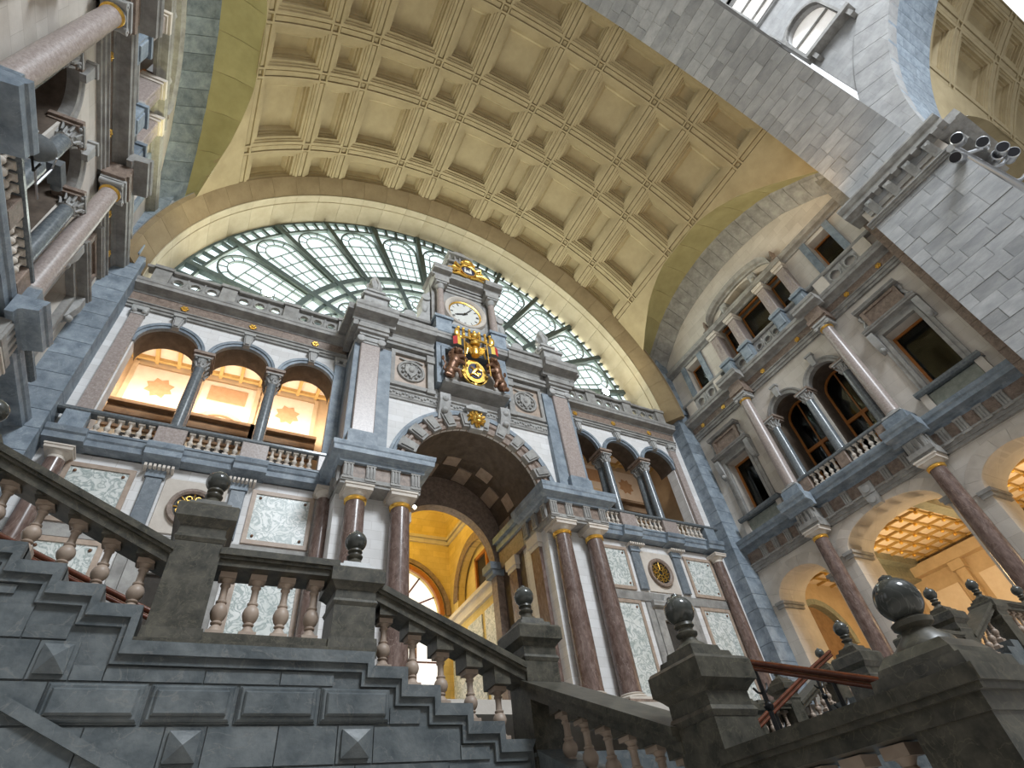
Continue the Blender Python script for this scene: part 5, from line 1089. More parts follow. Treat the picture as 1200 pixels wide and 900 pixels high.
        part('frame', lambda: M().plate(arch_hole(0, 0.86, 0, 4.0, 0.86), [arch_hole(0, 0.72, 0.1, 4.0, 0.72)], 0, 0.1), 'oak', wn, key='wfa')
        part('transom', lambda: M().box(-0.74, 0.74, 0, 0.12, 2.3, 2.46), 'oak', wn, key='wft')
        part('mullion', lambda: M().box(-0.07, 0.07, 0, 0.12, 0, 2.3), 'oak', wn, key='wfm')
        part('mullion', lambda: M().box(-0.03, 0.03, 0, 0.08, 2.46, 4.7), 'oak', wn, key='wfm2')
        part('pane', lambda: M().plate(arch_hole(0, 0.76, 0.05, 4.0, 0.76), [], 0.03, 0.04), 'dark_glass', wn, key='wfp')
        wn = tag(link(window(), None, None, P, (s * 4.58, 0, 11.0)), 'tall pedimented window on the %s wall balcony storey, %s' % (side, SU(s)), None, None, 'structure')
        part('surround', lambda: M().plate(rect(-1.0, 1.0, 0.9, 4.1), [rect(-0.70, 0.70, 0.905, 3.82)], -0.05, 0.12).plate(rect(-0.84, 0.84, 0.9, 3.95), [rect(-0.70, 0.70, 0.905, 3.82)], 0.12, 0.16), 'grey_stone', wn, key='wsu')
        def br():
            m = M()
            for q in (-1, 1): m.prism([(0.1, 3.1), (0.2, 3.2), (0.34, 3.7), (0.34, 4.1), (0, 4.1), (0, 3.1)], q * 1.02 - 0.13, q * 1.02 + 0.13, 'u').ball((q * 1.02, 0.22, 3.2), 0.12, 8, 6)
            return m
        part('bracket', br, 'carved_stone', wn, key='wbr')
        part('lintel', lambda: M().mould(cornice(4.08, 4.34, 0.42), -1.16, 1.16), 'grey_stone', wn, key='wli')
        part('head_panel', lambda: M().box(-0.82, 0.82, 0, 0.2, 4.34, 5.25).plate(rect(-0.82, 0.82, 4.34, 5.2), [rect(-0.66, 0.66, 4.46, 5.08)], 0.2, 0.26), 'brown_stone', wn, key='whp')
        def sc():
            m = M()
            for q in (-1, 1):
                m.ball((q * 0.92, 0.1, 4.5), 0.16, 8, 6, (1, 0.7, 1)); m.tube([(q * 0.96, 0.12, 4.55), (q * 0.88, 0.12, 4.85), (q * 0.95, 0.12, 5.1)], [0.1, 0.07, 0.09], 6)
            return m
        part('side_scroll', sc, 'carved_stone', wn, key='wsc')
        part('head_cornice', lambda: M().mould(cornice(5.2, 5.42, 0.4), -0.98, 0.98), 'grey_stone', wn, key='whc')
        part('sill', lambda: M().mould([(0, 0.72), (0.3, 0.72), (0.36, 0.8), (0.36, 0.9), (0, 0.9)], -1.22, 1.22), 'grey_granite', wn, key='wsi')
        part('apron', lambda: M().cham(-0.9, 0.9, 0, 0.12, 0.06, 0.7, 0.03), 'green_slab', wn, key='wap')
        part('apron_post', lambda: M().box(-1.16, -0.9, 0, 0.2, 0, 0.72).box(0.9, 1.16, 0, 0.2, 0, 0.72), 'pale_stone', wn, key='wapp')
        part('frame', lambda: M().plate(rect(-0.72, 0.72, 0.9, 3.85), [rect(-0.62, 0.62, 0.98, 3.76)], -0.72, -0.6), 'oak', wn, key='wfr')
        part('pane', lambda: M().box(-0.64, 0.64, -0.68, -0.67, 0.96, 3.78), 'dark_glass', wn, key='wpa')
    # ---- upper entablature
    tr = struct(trim(), M().mould([(-0.2, 16.98), (0.10, 16.98), (0.10, 17.1), (0.15, 17.12), (0.15, 17.26), (0.2, 17.28), (0.2, 17.33), (-0.2, 17.33)], -6.7, 6.7), 'grey_stone', P, 'brown frieze with gilded rosettes and cornice across the %s wall' % side)
    part('frieze', M().box(-6.7, 6.7, -0.2, 0.12, 17.33, 17.74), 'brown_stone', tr)
    part('cornice', M().mould(cornice(17.72, 18.2, 0.55), -6.7, 6.7), 'grey_stone', tr)
    for u in (-2.5, 2.5):
        part('break', lambda: M().mould([(0, 16.98), (0.72, 16.98), (0.72, 17.1), (0.78, 17.12), (0.78, 17.33), (0, 17.33)], -0.44, 0.44).box(-0.38, 0.38, 0, 0.7, 17.33, 17.74), 'brown_stone', tr, (u, 0, 0), 'ubrk1')
        part('break_cornice', lambda: M().mould(cornice(17.72, 18.2, 0.6, 0.5), -0.62, 0.62), 'grey_stone', tr, (u, 0, 0), 'ubrk2')
    for u in (-5.5, -3.9, -1.1, 1.1, 3.9, 5.5): rosette(tr, (u, 0.13, 17.53), 0.14)
    # ---- parapet and top storey
    pp = thing('parapet', 'grey pierced parapet with round holes below the top windows of the %s wall' % side, 'parapet', P, (0, 0.1, 18.2))
    part('coping', lambda: M().mould([(-0.1, 0.94), (0.16, 0.94), (0.2, 1.0), (0.2, 1.08), (-0.1, 1.08)], -6.6, 6.6), 'grey_stone', pp, key='upc')
    part('plinth', lambda: M().box(-6.6, 6.6, -0.1, 0.14, 0, 0.12), 'grey_stone', pp, key='upp')
    for u in (-5.6, -3.4, 3.4, 5.6): part('post', lambda: M().box(-0.3, 0.3, -0.1, 0.16, 0.1, 0.94), 'pale_stone', pp, (u, 0, 0), 'upo')
    for u in (-2.4, -1.1, 1.1, 2.4): part('post', lambda: M().box(-0.3, 0.3, -0.1, 0.42, 0.0, 0.96).box(-0.36, 0.36, -0.1, 0.5, 0.94, 1.1).cham(-0.22, 0.22, 0.42, 0.46, 0.2, 0.85, 0.02), 'blue_stone', pp, (u, 0, 0), 'upo2')
    for u in (-4.5, 4.5): pierced_panel(pp, (u, -0.04, 0.14), 1.6, 0.8, 2, 'carved_stone')
    pierced_panel(pp, (0, -0.04, 0.14), 1.6, 0.8, 3, 'carved_stone')
    for u in (-1.75, 1.75): pierced_panel(pp, (u, -0.04, 0.14), 0.7, 0.8, 1, 'carved_stone')
    for u in (-2.42, -1.08, 1.08, 2.42):
        t = thing('pilaster', 'carved brown pilaster of the %s wall triple window, %s one %s' % (side, 'outer' if abs(u) > 2 else 'inner', SU(u)), 'pilaster', P, (u, 0.0, 19.28), 'pilasters of the triple windows')
        part('base', lambda: M().box(-0.30, 0.30, -0.3, 0.44, 0, 0.22), 'carved_stone', t, key='tpb')
        part('shaft', lambda: M().cham(-0.24, 0.24, -0.3, 0.36, 0.22, 1.95, 0.03).ball((0, 0.36, 1.1), 0.16, 8, 6, (0.8, 0.3, 2.6)), 'pink_granite', t, key='tps')
        part('capital', lambda: M().box(-0.27, 0.27, -0.3, 0.40, 1.95, 2.1).box(-0.32, 0.32, -0.3, 0.46, 2.1, 2.3), 'pale_stone', t, key='tpc')
    tr = struct(trim(), M().mould(cornice(21.58, 22.0, 0.42), -2.75, 2.75), 'grey_stone', P, 'cornices and arched head of the %s wall top storey' % side)
    for s in (-1, 1):
        u0, u1 = min(s * 2.7, s * 6.3), max(s * 2.7, s * 6.3)
        part('side_cornice', M().mould(cornice(21.62, 22.06, 0.34), u0, u1), 'grey_stone', tr)
        for q in (-1, 1): part('jamb_strip', lambda: M().box(-0.16, 0.16, 0, 0.1, 19.3, 21.62), 'blue_stone', tr, (s * 4.5 + q * 0.68, 0, 0), 'jst')
        part('acroterion', lambda: M().lathe([(0.1, 0), (0.16, 0.12), (0.1, 0.24), (0.14, 0.4), (0.04, 0.75)], 8).box(-0.2, 0.2, -0.2, 0.2, -0.05, 0), 'brown_stone', tr, (s * 2.55, 0.2, 22.1), 'acr')
    m = M(); rings = []
    for i in range(25):
        t = PI * i / 24; x = 2.3 * math.cos(t); z = 22.0 + 1.15 * math.sin(t) ** 0.75
        rings.append([(x, v, z + dz) for v, dz in ((-0.3, -0.05), (0.12, -0.05), (0.16, 0.05), (0.30, 0.1), (0.34, 0.22), (0.40, 0.30), (-0.3, 0.3))])
    part('arched_head', m.loft(rings), 'grey_stone', tr)
    for u in (-1.08, 1.08): part('head_post', lambda: M().box(-0.2, 0.2, -0.3, 0.22, 22.0, 22.75).ball((0, 0.24, 22.3), 0.16, 8, 6), 'carved_stone', tr, (u, 0, 0), 'hps')
    wn = tag(link(window(), None, None, P, (0, -0.6, 19.3)), 'dark triple window under an arched head on the %s wall' % side, None, None, 'structure')
    for k, (a0, a1) in enumerate(((-2.12, -1.3), (-0.86, 0.86), (1.3, 2.12))):
        part('frame', lambda: M().plate(rect(a0, a1, 0, 2.3), [rect(a0 + 0.08, a1 - 0.08, 0.06, 2.22)], 0, 0.1), 'oak', wn, key='tw%d' % k)
        part('pane', lambda: M().box(a0 + 0.06, a1 - 0.06, 0.03, 0.04, 0.04, 2.24), 'dark_glass', wn, key='twp%d' % k)
        part('head_pane', lambda: M().box(a0, a1, 0.03, 0.04, 2.66, 3.6 if k == 1 else 3.3), 'dark_glass', wn, key='twh%d' % k)
    part('head_frame', lambda: M().box(-2.2, 2.2, 0, 0.1, 2.6, 2.7).box(-1.28, -1.2, 0, 0.1, 2.7, 3.4).box(1.2, 1.28, 0, 0.1, 2.7, 3.4), 'oak', wn, key='twhf')
    for s in (-1, 1):
        wn = tag(link(window(), None, None, P, (s * 4.5, -0.6, 19.45)), 'small square top window on the %s wall, %s' % (side, SU(s)), None, None, 'structure')
        part('frame', lambda: M().plate(rect(-0.5, 0.5, 0, 1.95), [rect(-0.42, 0.42, 0.06, 1.88)], 0, 0.1), 'oak', wn, key='sw')
        part('pane', lambda: M().box(-0.44, 0.44, 0.03, 0.04, 0.04, 1.9), 'dark_glass', wn, key='swp')
    # dark rooms behind the upper windows
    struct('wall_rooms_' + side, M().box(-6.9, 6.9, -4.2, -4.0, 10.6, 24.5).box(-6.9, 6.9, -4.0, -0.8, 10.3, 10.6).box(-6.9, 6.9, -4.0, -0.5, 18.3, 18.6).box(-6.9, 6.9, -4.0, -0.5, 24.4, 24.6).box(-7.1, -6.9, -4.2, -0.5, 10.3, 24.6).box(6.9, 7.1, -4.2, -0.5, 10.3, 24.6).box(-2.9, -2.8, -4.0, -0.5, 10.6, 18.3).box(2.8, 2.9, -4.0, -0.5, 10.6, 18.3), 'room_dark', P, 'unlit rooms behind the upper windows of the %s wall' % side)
facade(RT, 'right')
facade(LF, 'left')
# ---- waiting room behind the right hand arches, with its gilded panelled ceiling
x0, x1 = XR + 1.5, XR + 9.5
struct('floor_room', M(False).box(XR - 0.2, x1, -4, 17, 2.15, 2.35), 'pale_stone', W0, 'floor of the golden room behind the right arches')
wr = struct('wall_room_far', M(False).box(x1, x1 + 0.2, -4, 17, 2.35, 11), 'room_wall', W0, 'golden panelled wall seen through the right hand arches')
struct('wall_room_ends', M(False).box(XR + 0.5, x1, 16.8, 17, 2.35, 11).box(XR + 0.5, x1, -4.2, -4, 2.35, 11), 'room_wall', W0, 'end walls of the golden room')
for k in range(7):
    y = -2.5 + k * 2.8
    part('wall_pilaster', M(False).box(x1 - 0.25, x1, y - 0.22, y + 0.22, 2.35, 9.4).box(x1 - 0.4, x1, y - 0.32, y + 0.32, 9.0, 9.4), 'room_wall', wr)
    part('wall_panel', M(False).box(x1 - 0.08, x1, y + 0.5, y + 2.3, 3.2, 8.6), 'gallery_panel', wr)
ew = struct('wall_room_side', M(False).box(XR + 0.5, x1, 16.6, 16.8, 2.35, 11), 'room_wall', W0, 'arched end of the golden room')
part('arch_ring', M().arc(XR + 4.6, 7.2, [(1.7, 0), (1.7, 0.35), (1.95, 0.4), (1.95, 0)], 0, 180, 24), 'green_slab', ew, (0, -16.6, 0))
part('arch_recess', M().plate(arch_hole(XR + 4.6, 1.7, 2.4, 7.2, None, 20), [], 0, 0.02), 'umber_wall', ew, (0, -16.6, 0))
part('cross_beam', M(False).box(XR + 0.5, x1, 13.4, 14.0, 9.3, 10.1), 'green_slab', ew)
part('wall_cornice', M(False).box(x1 - 0.5, x1, -4, 17, 9.4, 9.9), 'room_wall', wr)
cr = struct('ceiling_waiting_room', M(False).box(XR + 0.4, x1, -4, 17, 10.25, 10.5), 'room_wall', W0, 'gilded panelled ceiling behind the right hand arches')
for k in range(30):
    y = -3.6 + k * 0.70; big = k % 6 == 0
    part('beam', M(False).box(XR + 0.5, x1, y - (0.22 if big else 0.04), y + (0.22 if big else 0.04), 9.85 if big else 10.12, 10.27), 'green_slab' if big else 'gilt_wood', cr)
for k in range(9):
    x = XR + 0.9 + k * 1.05
    part('cross_beam', M(False).box(x - 0.04, x + 0.04, -4, 17, 10.12, 10.27), 'gilt_wood', cr)
bs = M(False).ball((0, 0, 0), 0.085, 7, 5).mesh('boss', 'gold')
for i in range(8):
    for k in range(27):
        o = link('boss', bs, cr); o.location = (XR + 0.9 + i * 1.05, -3.6 + (k + 1) * 0.70, 10.06)
for k in range(29):
    if k % 6 == 5 or k % 6 == 0: pass
    for i in range(8):
        key = 'cpan'
        part('ceiling_panel', lambda: M(False).frustum(0, 0, -0.06, 0, 0.42, 0.46, 0.25, 0.29), 'gallery_panel', cr, (0, 0, 0), key).location = (XR + 1.42 + i * 1.05, -3.25 + k * 0.70, 10.26)
for y in (0.5, 5.5, 9.0, 13.0):
    light('room_glow', 'POINT', (XR + 5.0, y, 7.6), 300, (1.0, 0.72, 0.36), 0.5)
# ================================================================== GRAND STAIRCASE
MX = 5.33                                    # axis of the double staircase
def newel(label, x, y, z0, zc, group=None):
    t = thing('newel_post', label, 'newel post', ((x, y, z0), 0.0), (0, 0, 0), group)
    h = zc - z0
    part('shaft', M().frustum(0, 0, 0, h, 0.176, 0.168).frustum(0, 0, 0, 0.10, 0.195, 0.19), 'dark_marble', t)
    cp = part('cap', lambda: M().frustum(0, 0, -0.13, -0.10, 0.172, 0.186).frustum(0, 0, -0.10, -0.075, 0.186, 0.174).frustum(0, 0, 0.0, 0.025, 0.17, 0.19).frustum(0, 0, 0.025, 0.055, 0.19, 0.222).frustum(0, 0, 0.055, 0.165, 0.226, 0.226)
         .frustum(0, 0, 0.165, 0.185, 0.224, 0.212).frustum(0, 0, 0.19, 0.235, 0.165, 0.155).frustum(0, 0, 0.235, 0.28, 0.125, 0.115), 'dark_marble', t, (0, 0, h), 'ncap')
    part('ball_neck', lambda: M().lathe([(0.115, 0.27), (0.10, 0.295), (0.06, 0.325), (0.05, 0.35), (0.068, 0.365), (0.072, 0.38), (0.05, 0.395), (0.048, 0.41), (0.066, 0.425), (0.06, 0.445)], 24), 'dark_marble', cp, (0, 0, 0), 'nneck')
    part('ball', lambda: M().ball((0, 0, 0.53), 0.098, 32, 18).lathe([(0.03, 0.62), (0.022, 0.64), (0.004, 0.65)], 12), 'ball_marble', cp, (0, 0, 0), 'nball')
    return t
def slab(poly_top, th, y0, y1, name, parent, o):   # hand rail following a line of (x, z) points; moulded in three tiers
    for k, (i, t0, t1) in enumerate(((0.0, 0.0, 0.055), (0.02, 0.055, 0.08), (0.045, 0.08, th))):
        poly = [(x - o[0], z - o[2] - t0) for x, z in poly_top] + [(x - o[0], z - o[2] - t1) for x, z in reversed(poly_top)]
        part(name if k == 0 else 'rail_moulding', M().prism(poly, -(y1 - i) + o[1], -(y0 + i) + o[1]), 'dark_marble', parent)
def x_flight(mir, yf, front, where):
    mx = (lambda x: 2 * MX - x) if mir else (lambda x: x)
    yc = yf + 0.17; o = (mx(0.5), yc, 1.6)
    srt = lambda pts: pts if not mir else list(reversed(pts))
    # upper flight, landing and lower flight of one parapet
    for nm, pts, th, lab in (('upper', [(-1.68, 2.955), (-0.30, 2.30)], 0.15, 'sloping'), ('landing', [(0.02, 2.31), (0.95, 2.31)], 0.13, 'level'), ('lower', [(1.27, 2.17), (2.66, 1.565)], 0.15, 'sloping')):
        b = thing('balustrade', '%s dark marble balustrade %s, %s' % (lab, {'upper': 'of the upper side flight', 'landing': 'of the small half landing', 'lower': 'of the lower side flight'}[nm], where), 'balustrade', (o, 0.0), (0, 0, 0), 'balustrades of the grand staircase')
        slab(srt([(mx(x), z) for x, z in pts]), th, yf - 0.02, yf + 0.36, 'handrail', b, o)
        if nm == 'landing':
            part('plinth', M().box(mx(0.0) - o[0] if not mir else mx(0.97) - o[0], mx(0.97) - o[0] if not mir else mx(0.0) - o[0], -0.17, 0.17, -0.03, 0.065), 'dark_marble', b)
            for x in (0.12, 0.345, 0.57, 0.80): baluster(b, (mx(x) - o[0], 0, 0.065), 0.51, 0.062, 24 if front else 12)
        else:
            sl = (pts[1][1] - pts[0][1]) / (pts[1][0] - pts[0][0])
            xs, zb = ((-1.48, -1.22, -0.97, -0.72, -0.46), lambda i: 2.29 - 0.122 * i) if nm == 'upper' else ((1.41, 1.665, 1.92, 2.185, 2.445), lambda i: 1.485 - 0.127 * i)
            for i, x in enumerate(xs):
                z = zb(i); baluster(b, (mx(x) - o[0], 0, z - o[2]), 0.42, 0.06, 24 if front else 12)
                zt = lambda q: pts[0][1] + sl * (q - pts[0][0]) - th + 0.03
                a0, a1 = x - 0.075, x + 0.075
                poly = [(mx(a0) - o[0], z + 0.42 - o[2]), (mx(a1) - o[0], z + 0.42 - o[2]), (mx(a1) - o[0], zt(a1) - o[2]), (mx(a0) - o[0], zt(a0) - o[2])]
                part('rail_block', M().prism(poly, -0.12, 0.12), 'dark_marble', b)
    newel('dark newel post with a ball below the upper flight, %s' % where, mx(-0.145), yc, 1.58, 2.47, 'newel posts of the grand staircase')
    newel('dark newel post with a ball above the lower flight, %s' % where, mx(1.11), yc, 1.58, 2.07, 'newel posts of the grand staircase')
    newel('dark newel post with a ball at the lower flight foot, %s' % where, mx(2.835), yc, 0.75, 1.71, 'newel posts of the grand staircase')
    newel('dark newel post with a ball at the upper flight head, %s' % where, mx(-1.86), yc, 2.1, 2.80, 'newel posts of the grand staircase')
x_flight(False, 4.5, True, 'left front')
x_flight(True, 4.5, True, 'right front')
x_flight(True, 8.05, False, 'right rear')
# level balustrade past the head of the right flight
for yf, wh in ((4.5, 'front'), (8.05, 'rear')):
    o = (13.3, yf + 0.17, 2.3)
    b = thing('balustrade', 'level dark marble balustrade beyond the head of the right flight, %s' % wh, 'balustrade', (o, 0.0), (0, 0, 0), 'balustrades of the grand staircase')
    slab([(12.7, 3.02), (14.05, 3.02)], 0.14, yf, yf + 0.34, 'handrail', b, o)
    part('plinth', M().box(-0.6, 0.75, -0.17, 0.17, -0.1, 0.06), 'dark_marble', b)
    for k in range(6): baluster(b, (-0.5 + 0.22 * k, 0, 0.06), 0.52, 0.062, 14)
    newel('dark marble newel post with a ball ending the level balustrade, right %s' % wh, 14.25, yf + 0.17, 2.1, 2.86, 'newel posts of the grand staircase')
# ---- stair masonry
def steps_top(mir, d=0.0):
    pts = [(-4.2, 2.30)] if False else []
    xs = [(-1.95, 2.29), (-1.70, 2.29), (-1.70, 2.29)]
    P_ = [(-3.6, 2.29), (-1.42, 2.29)]
    x = -1.42; z = 2.29
    for i in range(4):
        z -= 0.122; P_ += [(x, z), (x + 0.265, z)]; x += 0.265
    P_ += [(x, 1.57), (1.285, 1.57)]
    x = 1.285; z = 1.57
    for i in range(5):
        z -= 0.1 if i == 0 else 0.126; P_ += [(x, z), (x + 0.272, z)]; x += 0.272
    return P_
TOP = steps_top(False)
def stair_mass(mir, y0, y1, m):
    mx = (lambda x: 2 * MX - x) if mir else (lambda x: x)
    poly = [(mx(x), z) for x, z in TOP] + [(mx(TOP[-1][0]), -1.6), (mx(TOP[0][0]), -1.6)]
    return m.prism(poly, -y1, -y0)
sw = struct('wall_stair', stair_mass(False, 4.515, 8.4, M()), 'stair_stone', W0, 'grey stone side wall of the left staircase with stepped mouldings and raised panels')
struct('wall_stair_right', stair_mass(True, 4.515, 8.4, M()), 'stair_stone', W0, 'grey stone side wall of the right staircase')
def stepped_band(d0, sx0, d1, sx1, yfront, name, yback=4.55):
    up = [(x - sx0, z - d0) for x, z in TOP]; lo = [(x - sx1, z - d1) for x, z in TOP]
    # split into short prisms, one per tread or riser
    for (a, b, c, d) in zip(up, up[1:], lo[1:], lo):
        if abs(a[0] - b[0]) + abs(a[1] - b[1]) < 1e-6: continue
        part(name, M().prism([a, b, c, d], -yback, -yfront), 'stair_stone', sw)
stepped_band(0.0, 0.0, 0.085, 0.05, 4.45, 'string_course')
stepped_band(0.085, 0.05, 0.14, 0.085, 4.482, 'string_fascia')
part('landing_slab', M().box(-0.4, 1.3, -4.9, -4.47, 1.53, 1.60), 'dark_marble', sw)
def zlim(x0, x1):
    z = 9
    for (a, b) in zip(TOP, TOP[1:]):
        if abs(a[1] - b[1]) < 1e-6 and b[0] - 0.1 > x0 and a[0] - 0.1 < x1: z = min(z, a[1])
    return z - 0.145
def band_z(x): return 1.20 - 0.5 * (x + 0.9)          # sloping string across the lower left
def blk(x0, x1, z0, z1, raised=None):
    z1 = min(z1, zlim(x0, x1))
    if z1 - z0 < 0.05: return
    g = 0.004
    if raised == 'diamond':
        m = M().box(x0 + g, x1 - g, -4.6, -4.5, z0 + g, z1 - g); cx_, cz_ = (x0 + x1) / 2, (z0 + z1) / 2; e = 0.03
        m.add([(x0 + e, -4.5, z0 + e), (x1 - e, -4.5, z0 + e), (x1 - e, -4.5, z1 - e), (x0 + e, -4.5, z1 - e), (x0 + e, -4.475, z0 + e), (x1 - e, -4.475, z0 + e), (x1 - e, -4.475, z1 - e), (x0 + e, -4.475, z1 - e), (cx_, -4.43, cz_)],
              [(0, 1, 5, 4), (1, 2, 6, 5), (2, 3, 7, 6), (3, 0, 4, 7), (4, 5, 8), (5, 6, 8), (6, 7, 8), (7, 4, 8)])
        part('diamond_block', m, 'stair_stone', sw)
    elif raised == 'panel':
        part('panel_block', M().box(x0 + g, x1 - g, -4.6, -4.5, z0 + g, z1 - g).cham(x0 + 0.012, x1 - 0.012, -4.5, -4.475, z0 + 0.014, z1 - 0.014, 0.012).cham(x0 + 0.04, x1 - 0.04, -4.475, -4.45, z0 + 0.045, z1 - 0.045, 0.012), 'stair_stone', sw)
    else: part('stone_block', M().box(x0 + g, x1 - g, -4.6, -4.5 + random.uniform(-0.002, 0.002), z0 + g, z1 - g), 'stair_stone', sw)
for x0, x1 in ((-1.3, -0.72), (-0.72, -0.18), (-0.165, 0.35), (0.365, 0.90), (0.915, 1.435)): blk(x0, x1, 1.085, 1.325, 'panel' if x0 > -0.9 else None)
for x0, x1 in ((1.435, 1.68), (1.68, 1.95)): blk(x0, x1, 1.085, 1.325)
for x0, x1, r in ((-2.2, -1.6, 0), (-1.6, -1.0, 0), (-1.0, -0.45, 0), (-0.45, -0.02, 0), (-0.02, 0.22, 'diamond'), (0.22, 0.66, 0), (0.66, 1.06, 0), (1.06, 1.32, 'diamond'), (1.32, 2.0, 0), (2.0, 2.25, 0), (2.25, 2.6, 0)): blk(x0, x1, 0.845, 1.08, r)
for x0, x1 in ((-1.6, -0.8), (-0.8, -0.2), (-0.2, 0.5), (0.5, 1.2), (1.2, 1.9), (1.9, 2.6)):
    blk(x0, x1, 0.60, 0.84); blk(x0 + 0.3, x1 + 0.3 if x1 < 2.5 else 2.6, 0.35, 0.595); blk(x0, x1, 0.1, 0.345)
for x0, x1, r in ((-2.3, -1.55, 0), (-1.55, -1.2, 0), (-1.2, -0.85, 0), (-0.85, -0.63, 'diamond'), (-0.63, -0.45, 0), (-0.45, 0.13, 0), (0.13, 0.62, 0), (0.62, 1.0, 0), (1.0, 1.4, 0)): blk(x0, x1, 1.33, 1.565, r)
for x0, x1 in ((-2.3, -1.7), (-1.7, -1.3), (-1.3, -0.96), (-0.96, -0.72)): blk(x0, x1, 1.57, 1.83)
for x0, x1 in ((-2.4, -1.8), (-1.8, -1.35), (-1.35, -1.1)): blk(x0, x1, 1.835, 2.1)
part('sloping_string', M().prism([(-1.7, band_z(-1.7) + 0.04), (0.4, band_z(0.4) + 0.04), (0.4, band_z(0.4) - 0.035), (-1.7, band_z(-1.7) - 0.035)], -4.55, -4.465), 'stair_stone', sw)
# ---- central flight: landing, steps, newels and rails towards the viewer
cf = thing('staircase', 'central stone flight rising between the front balustrades', 'stairs', ((MX, 4.5, 0), 0.0))
part('landing', M().box(-2.68, 2.68, -3.9, 0, 0.6, 0.88), 'stair_stone', cf)
for k in range(14): part('tread', lambda: M().box(-2.55, 2.55, 0, 0.31, -0.5, 0.0), 'stair_stone', cf, (0, 0.29 * k, 0.76 - 0.127 * k), 'tread')
for mir, sd in ((False, 'left'), (True, 'right')):
    mx = (lambda x: 2 * MX - x) if mir else (lambda x: x)
    xc = mx(2.835); o = (xc, 3.6, 0.5)
    newel('large dark newel post with a ball where the %s balustrade turns level' % sd if not mir else 'dark marble newel post with a ball at the turn of the right front balustrade', xc, 2.70, -0.9, 0.775, 'newel posts of the grand staircase')
    b = thing('balustrade', 'sloping dark marble balustrade descending towards the viewer on the %s' % sd, 'balustrade', (o, 0.0), (0, 0, 0), 'balustrades of the grand staircase')
    for k, (i, t0, t1) in enumerate(((0.0, 0.0, 0.05), (0.022, 0.05, 0.075), (0.05, 0.075, 0.14))):
        poly = [(-(4.54 - o[1]), 1.425 - o[2] - t0), (-(2.84 - o[1]), 0.665 - o[2] - t0), (-(2.84 - o[1]), 0.665 - o[2] - t1), (-(4.54 - o[1]), 1.425 - o[2] - t1)]
        part('handrail' if k == 0 else 'rail_moulding', M().prism(poly, -0.225 + i, 0.225 - i, 'u'), 'dark_marble', b)
    for k in range(6):
        y = 4.27 - 0.255 * k; zt = 1.425 - 0.447 * (4.54 - y) - 0.13
        baluster(b, (0, -(y - o[1]), zt - 0.06 - 0.44 - o[2]), 0.44, 0.062, 24)
        part('rail_block', M().box(-0.10, 0.10, -(y - o[1]) - 0.07, -(y - o[1]) + 0.07, zt - 0.07 - o[2], zt + 0.03 - o[2]), 'dark_marble', b)
    poly = [(-(4.5 - o[1]), 0.90 - o[2]), (-(2.84 - o[1]), 0.14 - o[2]), (-(2.84 - o[1]), -1.6 - o[2]), (-(4.5 - o[1]), -1.6 - o[2])]
    part('stringer', M().prism(poly, -0.17, 0.17, 'u'), 'stair_stone', b)
    # level run to the near corner
    o = (xc, 1.9, -0.3)
    b = thing('balustrade', 'level dark marble balustrade beside the viewer on the %s, with a ball on its corner' % sd, 'balustrade', (o, 0.0), (0, 0, 0), 'balustrades of the grand staircase')
    for k, (i, t0, t1) in enumerate(((0.0, 0.0, 0.06), (0.02, 0.06, 0.085), (0.05, 0.085, 0.15))):
        part('handrail' if k == 0 else 'rail_moulding', M().box(-0.225 + i, 0.225 - i, -(2.54 - o[1]), -(1.14 + i - o[1]), 0.475 - o[2] - t1, 0.475 - o[2] - t0), 'dark_marble', b)
    q = -1 if mir else 1
    for k, (i, t0, t1) in enumerate(((0.0, 0.0, 0.06), (0.02, 0.06, 0.085), (0.05, 0.085, 0.15))):
        u0, u1 = sorted((-q * 0.225 + q * i, q * 2.0)); u1 = u1 if not mir else u1
        if not mir: part('handrail_return' if k == 0 else 'rail_moulding', M().box(0.225 - i, 1.7, -(1.59 - i - o[1]), -(1.14 + i - o[1]), 0.475 - o[2] - t1, 0.475 - o[2] - t0), 'dark_marble', b)
    part('corner_pier', M().box(-0.16, 0.16, -(1.52 - o[1]), -(1.20 - o[1]), -0.6, 0.63), 'dark_marble', b)
    for k in range(4):
        y = 2.36 - 0.22 * k; baluster(b, (0, -(y - o[1]), 0.1), 0.52, 0.062, 24)
    if not mir:
        for k in range(5): baluster(b, (0.4 + 0.24 * k, -(1.365 - o[1]), 0.1), 0.52, 0.062, 24)
        part('plinth', M().box(-0.18, 1.7, -(1.54 - o[1]), -(1.2 - o[1]), -0.6, 0.1), 'stair_stone', b)
    part('plinth', M().box(-0.18, 0.18, -(2.55 - o[1]), -(1.2 - o[1]), -0.6, 0.1), 'stair_stone', b)
    cb2 = part('ball_base', M().frustum(0, 0, 0, 0.05, 0.205, 0.20).frustum(0, 0, 0.05, 0.085, 0.175, 0.165).frustum(0, 0, 0.085, 0.13, 0.165, 0.13).lathe([(0.13, 0.12), (0.12, 0.15), (0.075, 0.19), (0.062, 0.21), (0.085, 0.225), (0.088, 0.245), (0.06, 0.26)], 28), 'dark_marble', b, (0, -(1.365 - o[1]), 0.475 - o[2]))
    part('ball', M().ball((0, 0, 0.345), 0.1, 36, 20).lathe([(0.034, 0.432), (0.03, 0.452), (0.004, 0.466)], 14), 'ball_marble', cb2)
